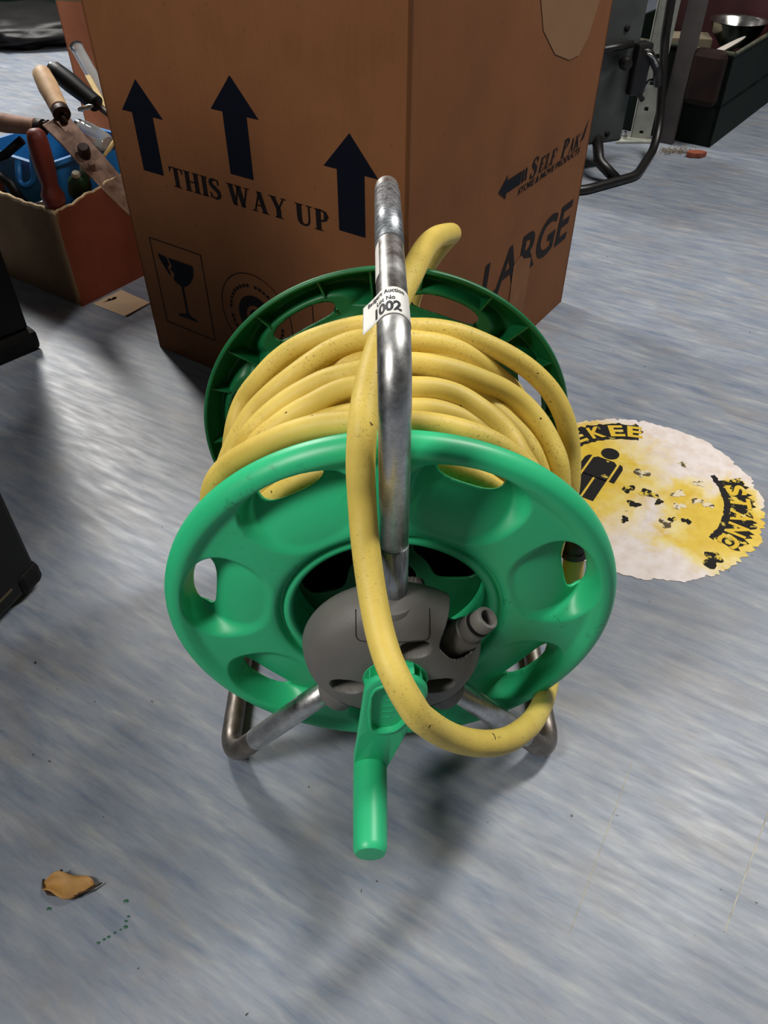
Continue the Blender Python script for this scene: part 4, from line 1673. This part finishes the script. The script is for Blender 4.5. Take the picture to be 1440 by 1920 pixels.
def blade(name, pts_uvY, w0, w1, th, mat, parent):
    P = [Vector(C_(*p)) for p in pts_uvY]
    d = (P[-1] - P[0]).normalized()
    up = Vector((0.35, -0.45, 0.82))
    sd = d.cross(up).normalized()
    up = sd.cross(d).normalized()
    n = len(P)
    V, Fc = [], []
    for i, p in enumerate(P):
        wd = w0 + (w1 - w0) * i / (n - 1)
        for (a, b) in ((-1, -1), (1, -1), (1, 1), (-1, 1)):
            V.append(ofs(p + sd * wd / 2 * a + up * th / 2 * b))
    for i in range(n - 1):
        for k in range(4):
            Fc.append((i * 4 + k, i * 4 + (k + 1) % 4, (i + 1) * 4 + (k + 1) % 4, (i + 1) * 4 + k))
    Fc += [(3, 2, 1, 0), tuple((n - 1) * 4 + k for k in range(4))]
    o = mobj(name, V, Fc, mat, parent)
    bevel_mod(o, 0.001)
    return o


blade('shear_blade', [(92, 228, 1.41), (125, 262, 1.39), (165, 308, 1.37), (205, 352, 1.35), (262, 408, 1.33)], 0.030, 0.022, 0.004, M_RUST, she)
blade('shear_blade', [(112, 218, 1.42), (150, 262, 1.405), (185, 300, 1.39), (215, 335, 1.37), (262, 380, 1.35)], 0.026, 0.024, 0.004, M_RUST, she)
tube('tang', [ofs(h2b), ofs(C_(92, 230, 1.412))], 0.005, M_FERR, she, 10)
tube('tang', [ofs(h1b), ofs(C_(122, 232, 1.410))], 0.006, M_FERR, she, 10)
lathe('pivot_bolt', [(0.0, 0.012), (0.008, 0.012), (0.010, 0.009), (0.010, -0.008), (0, -0.008)], ofs(C_(158, 284, 1.375)), (0.2, -0.5, 0.85), M_FERR, she, 12)
lathe('bolt_nut', [(0.0, 0.010), (0.006, 0.010), (0.006, -0.004), (0, -0.004)], ofs(C_(172, 312, 1.36)), (0.2, -0.5, 0.85), M_RUST, she, 6, smooth=False)

# red wooden-handled tool standing in the carton
red = empty('wooden_tool_handle', C_(100, 392, 1.285)[:])
tag(red, 'dark red turned wooden tool handle leaning in the front corner of the small carton', 'tool')
ra, rb = C_(64, 240, 1.300), C_(108, 400, 1.285)
L_ = (rb - ra).length
handle('turned_handle', ra - Vector(red.location), rb - Vector(red.location), 0.017, M_WOOD_R, red,
       [(0.0, 0.0), (0.008, 0.001), (0.0135, 0.006), (0.0160, 0.016), (0.0168, 0.034), (0.0168, L_ * 0.38), (0.0152, L_ * 0.54), (0.0128, L_ * 0.64), (0.0140, L_ * 0.69), (0.0190, L_ * 0.77), (0.0182, L_ * 0.86), (0.0120, L_ * 0.96), (0.009, L_)])
tube('tool_shank', [rb - Vector(red.location), rb - Vector(red.location) + (rb - ra).normalized() * 0.045], 0.006, M_FERR, red, 10)

# black-gripped tool, steel tube, jar, sticks, blue tub, bits
bt = empty('black_grip_tool', C_(150, 180, 1.50)[:])
tag(bt, 'tool with a smooth black grip lying behind the pale shears grip', 'tool')
ta, tb = C_(98, 128, 1.56), C_(182, 196, 1.50)
o3 = Vector(bt.location)
handle('black_grip', ta - o3, tb - o3, 0.016, M_BLACKP, bt)
lathe('chrome_end', [(0.0, -0.003), (0.010, -0.003), (0.012, 0.001), (0.012, 0.006), (0, 0.006)], ta - o3, tb - ta, M_CHROME, bt, 20)
tube('tool_shank', [tb - o3, tb - o3 + (tb - ta).normalized() * 0.09], 0.006, M_FERR, bt, 10)

gt = empty('clear_tube', C_(170, 130, 1.62)[:])
tag(gt, 'clear shiny tube standing against the tan box above the small carton', 'tube')
ta, tb = C_(143, 88, 1.66), C_(215, 215, 1.56)
o3 = Vector(gt.location)
M_ = lathe('tube_wall', [(0.0085, 0), (0.0115, 0), (0.0115, (tb - ta).length), (0.0085, (tb - ta).length), (0.0085, 0)], ta - o3, tb - ta, M_GLASS, gt, 24, close=False)
lathe('tube_rim', [(0.0080, -0.002), (0.0125, -0.002), (0.0125, 0.003), (0.0080, 0.003), (0.0080, -0.002)], ta - o3, tb - ta, M_CHROME, gt, 24, close=False)

jr = empty('glass_jar', C_(175, 255, 1.46)[:])
tag(jr, 'small clear glass jar lying in the small carton beside the shears', 'jar')
o3 = Vector(jr.location)
ta, tb = C_(150, 238, 1.47), C_(202, 272, 1.43)
L_ = (tb - ta).length
lathe('jar_body', [(0.011, 0.0), (0.0135, 0.004), (0.016, 0.012), (0.0175, L_ * 0.4), (0.0175, L_ * 0.9), (0.014, L_), (0.0, L_)], ta - o3, tb - ta, M_GLASS, jr, 24, close=False)
lathe('jar_lid', [(0.0, -0.006), (0.0115, -0.006), (0.0125, -0.003), (0.0125, 0.003), (0.0, 0.003)], ta - o3, tb - ta, M_CHROME, jr, 24)

for (nm, lb, a, b, wd) in (('wooden_stick', 'thin pale yellow stick leaning by the tan box behind the black grip', C_(164, 142, 1.60), C_(212, 228, 1.50), 0.005), ('wooden_stick', 'short yellow stick crossing the shears blades in the small carton', C_(216, 262, 1.42), C_(158, 346, 1.40), 0.0055)):
    M = frame(b - a)
    o = box(nm, (wd * 2, wd * 0.8, (b - a).length), (0, 0, 0), M_STICK, None, 0, 0.001, M)
    o.location = (a + b) / 2
    tag(o, lb, 'stick', 'wooden sticks among the tools')

for (nm, lb, a, b, rr) in (('screwdriver_bit', 'short chromed rod lying behind the glass jar', C_(148, 206, 1.47), C_(174, 198, 1.46), 0.004), ('metal_strip', 'bright narrow metal strip under the glass jar', C_(170, 270, 1.44), C_(200, 284, 1.42), 0.004), ('tent_peg', 'pale metal peg on the carton floor behind the red handle', C_(62, 388, 1.335), C_(90, 380, 1.335), 0.006)):
    d = (b - a)
    o = lathe(nm, [(0.0, 0.0), (rr * 0.8, 0.0), (rr, rr), (rr, d.length * 0.8), (rr * 0.6, d.length * 0.9), (rr * 0.6, d.length), (0, d.length)], (0, 0, 0), d, M_CHROME, None, 12)
    o.location = a
    tag(o, lb, 'metal rod')

# green bottle-like sprayer head with white nozzle
gr_ = empty('spray_head', C_(150, 345, 1.37)[:])
tag(gr_, 'small dark green spray head with pale nozzle in the small carton', 'spray head')
o3 = Vector(gr_.location)
M_DKG = mk('dark_green', lin(34, 74, 40), 0.5, col2=lin(24, 54, 30))
M_PALE = mk('pale_plastic', lin(206, 204, 176), 0.5, col2=lin(186, 184, 156))
lathe('head_body', [(0.0, -0.02), (0.018, -0.02), (0.020, 0.0), (0.014, 0.016), (0.008, 0.02), (0, 0.02)], (0, 0, 0), (0.4, -0.3, 0.8), M_DKG, gr_, 20)
lathe('pale_cap', [(0.0, 0.0), (0.0075, 0.0), (0.0075, 0.014), (0.006, 0.016), (0, 0.016)], C_(146, 338, 1.365) - o3, (0.1, -0.3, 0.9), M_PALE, gr_, 16)
lathe('pale_cap', [(0.0, 0.0), (0.009, 0.0), (0.009, 0.018), (0.007, 0.020), (0, 0.020)], C_(160, 330, 1.39) - o3, (0.3, -0.2, 0.9), M_PALE, gr_, 16)

# blue tub inside the carton, with a black-handled item in it
M_TUBIN = M_BLUE
bl = empty('blue_tub', (-0.627, 1.542, 0.009))
tag(bl, 'bright blue plastic tub standing inside the small carton under the tools', 'tub')


def rounded_rect(hx, hy, r, n=6):
    out = []
    for (sx, sy, a0) in ((1, 1, 0), (-1, 1, 90), (-1, -1, 180), (1, -1, 270)):
        for k in range(n + 1):
            a = rad(a0 + 90 * k / n)
            out.append((sx * (hx - r) + r * math.cos(a), sy * (hy - r) + r * math.sin(a)))
    return out


def tub(name, hx, hy, h, taper, mat, parent, rz, rimw=0.008):
    ls = [(hx - taper, hy - taper, 0.0), (hx, hy, h), (hx + rimw, hy + rimw, h + 0.001), (hx + rimw, hy + rimw, h - 0.008), (hx + rimw - 0.002, hy + rimw - 0.002, h - 0.008), (hx + rimw - 0.002, hy + rimw - 0.002, h - 0.003), (hx - 0.002, hy - 0.002, h - 0.003), (hx - taper - 0.002, hy - taper - 0.002, 0.003)]
    V, Fc = [], []
    ls = [ls[3], ls[2], ls[1], ls[7], ]
    base = [(hx - taper + 0.003, hy - taper + 0.003, 0.0), (hx + 0.003, hy + 0.003, h - 0.006), (hx + rimw, hy + rimw, h - 0.008), (hx + rimw, hy + rimw, h), (hx, hy, h), (hx - taper, hy - taper, 0.004)]
    c_, s_ = math.cos(rz), math.sin(rz)
    m = None
    for (a, b, z) in base:
        rr = rounded_rect(a, b, 0.03)
        m = len(rr)
        V += [(c_ * x - s_ * y, s_ * x + c_ * y, z) for x, y in rr]
    for i in range(len(base) - 1):
        for k in range(m):
            Fc.append((i * m + k, i * m + (k + 1) % m, (i + 1) * m + (k + 1) % m, (i + 1) * m + k))
    Fc.append(tuple(range(m))[::-1])
    Fc.append(tuple((len(base) - 1) * m + k for k in range(m)))
    o = mobj(name, V, Fc, mat, parent)
    autosmooth(o, 40)
    return o


tub('tub_body', 0.092, 0.092, 0.185, 0.018, M_BLUE, bl, math.atan2(dR.y, dR.x) - PI / 2)
it = empty('black_pruner', C_(22, 320, 1.40)[:])
tag(it, 'black handled pruning tool lying across the blue tub', 'tool')
o3 = Vector(it.location)
tube('pruner_handle', [C_(-20, 300, 1.42) - o3, C_(10, 290, 1.42) - o3, C_(42, 262, 1.43) - o3], 0.0075, M_BLACKP, it, 12)
tube('pruner_handle', [C_(-15, 320, 1.40) - o3, C_(20, 345, 1.39) - o3, C_(45, 385, 1.38) - o3], 0.0085, M_BLACKP, it, 12)
tube('pruner_ring', fillet([C_(34, 300, 1.42) - o3, C_(36, 352, 1.40) - o3, C_(66, 345, 1.40) - o3, C_(60, 292, 1.42) - o3], 0.02), 0.0055, M_BLUE, it, 12)
M_JUNK = mk('dark_junk', lin(22, 20, 18), 0.8, col2=lin(40, 32, 26), vscale=30)
V, Fc = [], []
gx_, gy_ = 28, 24
for j in range(gy_ + 1):
    for i in range(gx_ + 1):
        p = TC + tl * (0.012 + 0.316 * i / gx_) + tr_ * (0.012 + 0.276 * j / gy_)
        V.append((p.x, p.y, 0.095 + 0.020 * math.sin(i * 0.9) * math.sin(j * 0.8 + 1) + random.uniform(-0.008, 0.008)))
for j in range(gy_):
    for i in range(gx_):
        a = j * (gx_ + 1) + i
        Fc.append((a, a + 1, a + gx_ + 2, a + gx_ + 1))
o = mobj('loose_bits', V, Fc, M_JUNK, None, True)
tag(o, 'dark jumble of small bits filling the small carton', 'scrap', kind='stuff')

# ------------------------------------------------------------------ things behind at upper left
M_TAN = cardboard_material('pinkish_cardboard', lin(186, 120, 88), lin(168, 104, 76))
tb_ = empty('tan_carton', (-0.62, 2.10, 0))
tag(tb_, 'closed pinkish tan carton standing behind the tools, at the left of the large box', 'box')
Q0 = Vector((-0.722, 2.00, 0))
panel('side_panel', Q0, Vector((0.985, -0.17, 0)), 0.32, 0.338, M_TAN, tb_, 0.0)
panel('side_panel', Q0 + Vector((0.985, -0.17, 0)) * 0.32, Vector((0.17, 0.985, 0)), 0.26, 0.338, M_TAN, tb_, 0.0)
panel('side_panel', Q0 + Vector((0.17, 0.985, 0)) * 0.26, -Vector((0.17, 0.985, 0)), 0.26, 0.338, M_TAN, tb_, 0.0)
for k in (0, 1):
    e1, e2 = Vector((0.985, -0.17, 0)), Vector((0.17, 0.985, 0))
    o0 = Q0 + Vector((0, 0, 0.338)) + e2 * 0.131 * k
    q = [o0, o0 + e1 * 0.32, o0 + e1 * 0.32 + e2 * 0.129, o0 + e2 * 0.129]
    o = mobj('top_flap', q + [v + Vector((0, 0, 0.004)) for v in q], [(0, 1, 2, 3), (4, 7, 6, 5), (0, 4, 5, 1), (1, 5, 6, 2), (2, 6, 7, 3), (3, 7, 4, 0)], M_TRAY2)
    world_child(o, tb_)


def lump(name, center, size, mat, seed, amp=0.16, sub=4):
    bm = bmesh.new()
    bmesh.ops.create_icosphere(bm, subdivisions=sub, radius=1.0)
    from mathutils import noise as mn
    for v in bm.verts:
        p = v.co * 1.7 + Vector((seed, seed * 2, 0))
        k = 1 + amp * mn.noise(p) + amp * 0.6 * mn.noise(p * 2.7) + amp * 0.35 * mn.noise(p * 6)
        v.co = Vector((v.co.x * size[0] * k, v.co.y * size[1] * k, v.co.z * size[2] * k))
        v.co.z = max(v.co.z, -size[2] * 0.72)
    me = bpy.data.meshes.new(name)
    bm.to_mesh(me)
    bm.free()
    me.polygons.foreach_set('use_smooth', [True] * len(me.polygons))
    me.materials.append(mat)
    o = bpy.data.objects.new(name, me)
    link(o)
    o.location = (center[0], center[1], size[2] * 0.72)
    return o


M_BAG = mk('black_bin_bag', lin(10, 9, 10), 0.5, col2=lin(18, 15, 17), bump=(30, 0.4), spec=0.3)
o = lump('rubbish_bag', (-1.42, 3.32, 0), (0.40, 0.26, 0.055), M_BAG, 3, 0.25)
tag(o, 'crumpled black plastic bag on the floor in the far left corner', 'bag')
M_GCLOTH = mk('green_cloth', lin(20, 54, 38), 0.85, col2=lin(14, 40, 29), bump=(20, 0.4))
o = lump('green_sack', (-1.60, 4.02, 0), (0.66, 0.24, 0.30), M_GCLOTH, 8, 0.14)
tag(o, 'dark green cloth sack behind the black plastic bag', 'sack')

# ------------------------------------------------------------------ metal cabinet on black tube frame, at right behind the box
M_SHEET = mk('grey_sheet_metal', lin(84, 88, 86), 0.5, 0.45, col2=lin(64, 66, 64), vscale=10)  # grey lowered so the colour holds the shade on the casing
M_BTUBE = mk('black_tube', lin(14, 12, 12), 0.4, col2=lin(24, 20, 18))
mc = empty('sheet_metal_cabinet', (0.44, 2.05, 0))
tag(mc, 'grey sheet metal machine casing on a bent black tube stand, behind the large box', 'machine')
o3 = Vector(mc.location)
e1 = Vector((0.93, 0.36, 0)).normalized()
e2 = Vector((-e1.y, e1.x, 0))
corner = Vector((0.569, 1.95, 0))
cen = corner - e1 * 0.16 + e2 * 0.11
o = box('casing', (0.32, 0.22, 0.52), (cen.x - o3.x, cen.y - o3.y, 0.322), M_SHEET, mc, math.atan2(e1.y, e1.x), 0.008)
for (a, z) in ((0.045, 0.085), (0.045, 0.30)):
    p = corner - e1 * a - o3
    lathe('rivet', [(0.0, 0.004), (0.005, 0.003), (0.0075, 0.0), (0.0075, -0.002)], (p.x - e2.x * 0.0005, p.y - e2.y * 0.0005, z), -e2, M_BLACK, mc, 14, close=False)
stand = fillet([Vector((0.30, 1.76, 0.010)) - o3, Vector((0.46, 1.785, 0.010)) - o3, Vector((0.60, 1.875, 0.010)) - o3, Vector((0.690, 2.045, 0.03)) - o3, Vector((0.668, 2.105, 0.25)) - o3, Vector((0.648, 2.11, 0.62)) - o3], 0.10, 8)
tube('stand_tube', stand, 0.0105, M_BTUBE, mc, 16)
tube('stand_tube', fillet([Vector((0.505, 1.93, 0.075)) - o3, Vector((0.505, 1.88, 0.04)) - o3, Vector((0.545, 1.845, 0.011)) - o3], 0.03), 0.0125, M_BTUBE, mc, 16)
# latch lever and knobs on the casing edge
pl = corner - e2 * 0.012 - o3
tube('latch_bar', [C_(1105, 98, 1.89) - o3, C_(1150, 90, 1.91) - o3, C_(1186, 82, 1.93) - o3], 0.008, M_BTUBE, mc, 12)
box('latch_block', (0.040, 0.035, 0.105), C_(1196, 128, 1.95) - o3, M_BTUBE, mc, math.atan2(e1.y, e1.x), 0.006)
lathe('latch_knob', [(0.0, 0.016), (0.010, 0.014), (0.014, 0.006), (0.014, -0.004), (0.008, -0.014), (0, -0.014)], C_(1172, 118, 1.91) - o3, -e2, M_BTUBE, mc, 18)
tube('latch_lever', fillet([C_(1195, 92, 1.94) - o3, C_(1218, 100, 1.94) - o3, C_(1232, 130, 1.95) - o3, C_(1233, 158, 1.97) - o3], 0.02), 0.0095, M_BTUBE, mc, 12)
tube('chrome_link', fillet([C_(1212, 98, 1.925) - o3, C_(1226, 108, 1.925) - o3, C_(1233, 124, 1.93) - o3], 0.02), 0.0035, M_CHROME, mc, 10)
tube('latch_pin', [C_(1188, 160, 1.94) - o3, C_(1205, 188, 1.94) - o3], 0.006, M_BTUBE, mc, 10)
tube('latch_hook', fillet([C_(1208, 170, 1.96) - o3, C_(1215, 150, 1.96) - o3, C_(1226, 150, 1.97) - o3], 0.01), 0.0035, M_CHROME, mc, 10)

# perforated upright
M_ANGLE = mk('pale_painted_steel', lin(176, 178, 168), 0.5, 0.2, col2=lin(140, 140, 132), vscale=20)
br_ = empty('slotted_upright', (0.662, 2.160, 0))
tag(br_, 'pale slotted angle-iron upright with punched holes beside the metal casing', 'upright')
o3 = Vector(br_.location)
fdir = Vector((0.97, -0.24, 0)).normalized()
fn = Vector((fdir.y, -fdir.x, 0))
pw, ph_ = 0.050, 0.62
Mx = Matrix(((fdir.x, 0, fn.x, 0), (fdir.y, 0, fn.y, 0), (0, 1, 0, 0), (0, 0, 0, 1)))
V, Fc = [], []
holes = [0.018, 0.075, 0.135, 0.195, 0.255, 0.315, 0.375, 0.435, 0.495, 0.555]
rows = [0.0]
for h in holes:
    rows += [h - 0.005, h + 0.005]
rows.append(ph_)
cols = [0.0, 0.020, 0.030, pw]
for z in rows:
    for x in cols:
        V.append(Mx @ Vector((x - 0.010, z + 0.001, 0)))
for j in range(len(rows) - 1):
    for i in range(3):
        if i == 1 and j % 2 == 1:
            continue
        a = j * 4 + i
        Fc.append((a, a + 1, a + 5, a + 4))
o = mobj('slotted_face', V, Fc, M_ANGLE, br_)
o.modifiers.new('plate', 'SOLIDIFY').thickness = 0.003
V = [Mx @ Vector((-0.010, 0.001, 0)), Mx @ Vector((-0.010, 0.001, -0.035)), Mx @ Vector((-0.010, ph_, -0.035)), Mx @ Vector((-0.010, ph_, 0))]
o = mobj('side_face', V, [(0, 1, 2, 3)], M_ANGLE, br_)
o.modifiers.new('plate', 'SOLIDIFY').thickness = 0.003
prism('foot_plate', [(-0.055, -0.03), (0.045, -0.03), (0.045, 0.035), (-0.030, 0.035)], 0.005, Matrix.Translation((0, 0, 0)), M_ANGLE, br_, 0.001)
lathe('foot_bolt', [(0, 0.022), (0.005, 0.022), (0.005, 0.012), (0.008, 0.012), (0.008, 0.005), (0, 0.005)], (-0.028, -0.005, 0), (0, 0, 1), M_CHROME, br_, 6, smooth=False)

# second grey upright behind the black tube
M_UPR = mk('grey_wood_post', lin(66, 61, 60), 0.7, col2=lin(52, 48, 48), vscale=16)
o = box('grey_post', (0.045, 0.014, 0.80), (0, 0, 0), M_UPR, None, rad(-36), 0.002)
o.location = (0.738, 2.138, 0.40)
tag(o, 'narrow grey post standing behind the black tube stand', 'post')

# ------------------------------------------------------------------ dark green crate with odds and ends
M_CRATE = mk('dark_green_crate', lin(8, 22, 15), 0.65, col2=lin(6, 15, 11), vscale=10, spec=0.2)  # green taken near black; the shade around the crate is in this colour
M_CRATE_RIM = mk('worn_crate_rim', lin(44, 52, 38), 0.6, col2=lin(96, 86, 64), vscale=26)
cr = empty('green_crate', (0.98, 2.45, 0))
tag(cr, 'dark green crate of odds and ends at the upper right', 'crate')
K0 = Vector((0.843, 2.098, 0))
k1 = Vector((0.60, 0.80, 0)).normalized()
k2 = Vector((-0.80, 0.60, 0)).normalized()
panel('side_panel', K0, k1, 0.62, 0.212, M_CRATE, cr, 0.0, 0.008)
panel('side_panel', K0 + k2 * 0.36, -k2, 0.36, 0.212, M_CRATE, cr, 0.0, 0.008)
panel('side_panel', K0 + k2 * 0.36 + k1 * 0.62, -k1, 0.62, 0.212, M_CRATE, cr, 0.0, 0.008)
panel('side_panel', K0 + k1 * 0.62, k2, 0.36, 0.212, M_CRATE, cr, 0.0, 0.008)
q = [K0, K0 + k2 * 0.36, K0 + k2 * 0.36 + k1 * 0.62, K0 + k1 * 0.62]
o = mobj('crate_floor', [v + Vector((0, 0, 0.09)) for v in q] + [v + Vector((0, 0, 0.10)) for v in q], [(0, 1, 2, 3), (4, 5, 6, 7), (0, 1, 5, 4), (1, 2, 6, 5), (2, 3, 7, 6), (3, 0, 4, 7)], M_CRATE)
world_child(o, cr)
for (a, b) in ((K0, K0 + k1 * 0.62), (K0, K0 + k2 * 0.36)):
    o = tube('crate_rim', [a + Vector((0, 0, 0.213)), b + Vector((0, 0, 0.213))], 0.005, M_CRATE_RIM, None, 10)
    world_child(o, cr)

M_REDBOX = mk('dark_red', lin(58, 10, 18), 0.6, col2=lin(42, 7, 12), vscale=8)
o = box('red_case', (0.27, 0.10, 0.34), (0, 0, 0), M_REDBOX, None, math.atan2(-k2.y, -k2.x), 0.008)
o.location = (0.981, 2.582, 0.275)
tag(o, 'dark red case standing in the green crate', 'case')
M_TANC = mk('tan_card', lin(122, 112, 92), 0.8, col2=lin(100, 92, 74))
M_PINK = mk('pale_pink_paper', lin(200, 170, 170), 0.8, col2=lin(180, 150, 150))
o = prism('paper_sheet', [(-0.03, -0.065), (0.055, -0.065), (-0.012, 0.06)], 0.002, Matrix(((1, 0, 0, 0), (0, 0.2, -1, 0), (0, 1, 0.2, 0), (0, 0, 0, 1))), M_TANC)
o.location = (0.770, 2.455, 0.185)
tag(o, 'pale paper corner sticking up at the left end of the green crate', 'paper')
o = box('grey_carton', (0.11, 0.08, 0.055), (0, 0, 0), M_TANC, None, rad(-8), 0.002)
o.location = (0.836, 2.425, 0.160)
tag(o, 'small grey brown carton in the green crate between paper and bowl', 'box')
bw = lathe('steel_bowl', [(0.0, 0.0), (0.035, 0.0), (0.062, 0.030), (0.072, 0.058), (0.076, 0.060), (0.070, 0.056), (0.060, 0.031), (0.034, 0.003), (0.0, 0.003)], (0, 0, 0), (0, 0, 1), M_CHROME, None, 40)
bw.location = (0.955, 2.412, 0.165)
tag(bw, 'shiny steel bowl in the green crate', 'bowl')
M_PLATE = mk('white_china', lin(206, 198, 190), 0.3, col2=lin(190, 182, 174))
o = lathe('china_dish', [(0.0, 0.0), (0.03, 0.0), (0.058, 0.012), (0.060, 0.014), (0.057, 0.014), (0.029, 0.004), (0.0, 0.004)], (0, 0, 0), (-0.45, 0.25, 0.8), M_PLATE, None, 36)
o.location = (0.869, 2.241, 0.180)
tag(o, 'white china dish leaning on the near rim of the green crate', 'dish')
M_BRN = mk('dark_brown_leather', lin(34, 16, 13), 0.7, col2=lin(20, 10, 8), vscale=14, spec=0.25)
o = box('leather_pouch', (0.085, 0.035, 0.125), (0, 0, 0), M_BRN, None, math.atan2(-k2.y, -k2.x), 0.016)
o.location = (0.790, 2.110, 0.160)
tag(o, 'dark brown leather pouch hanging on the left end of the green crate', 'pouch')
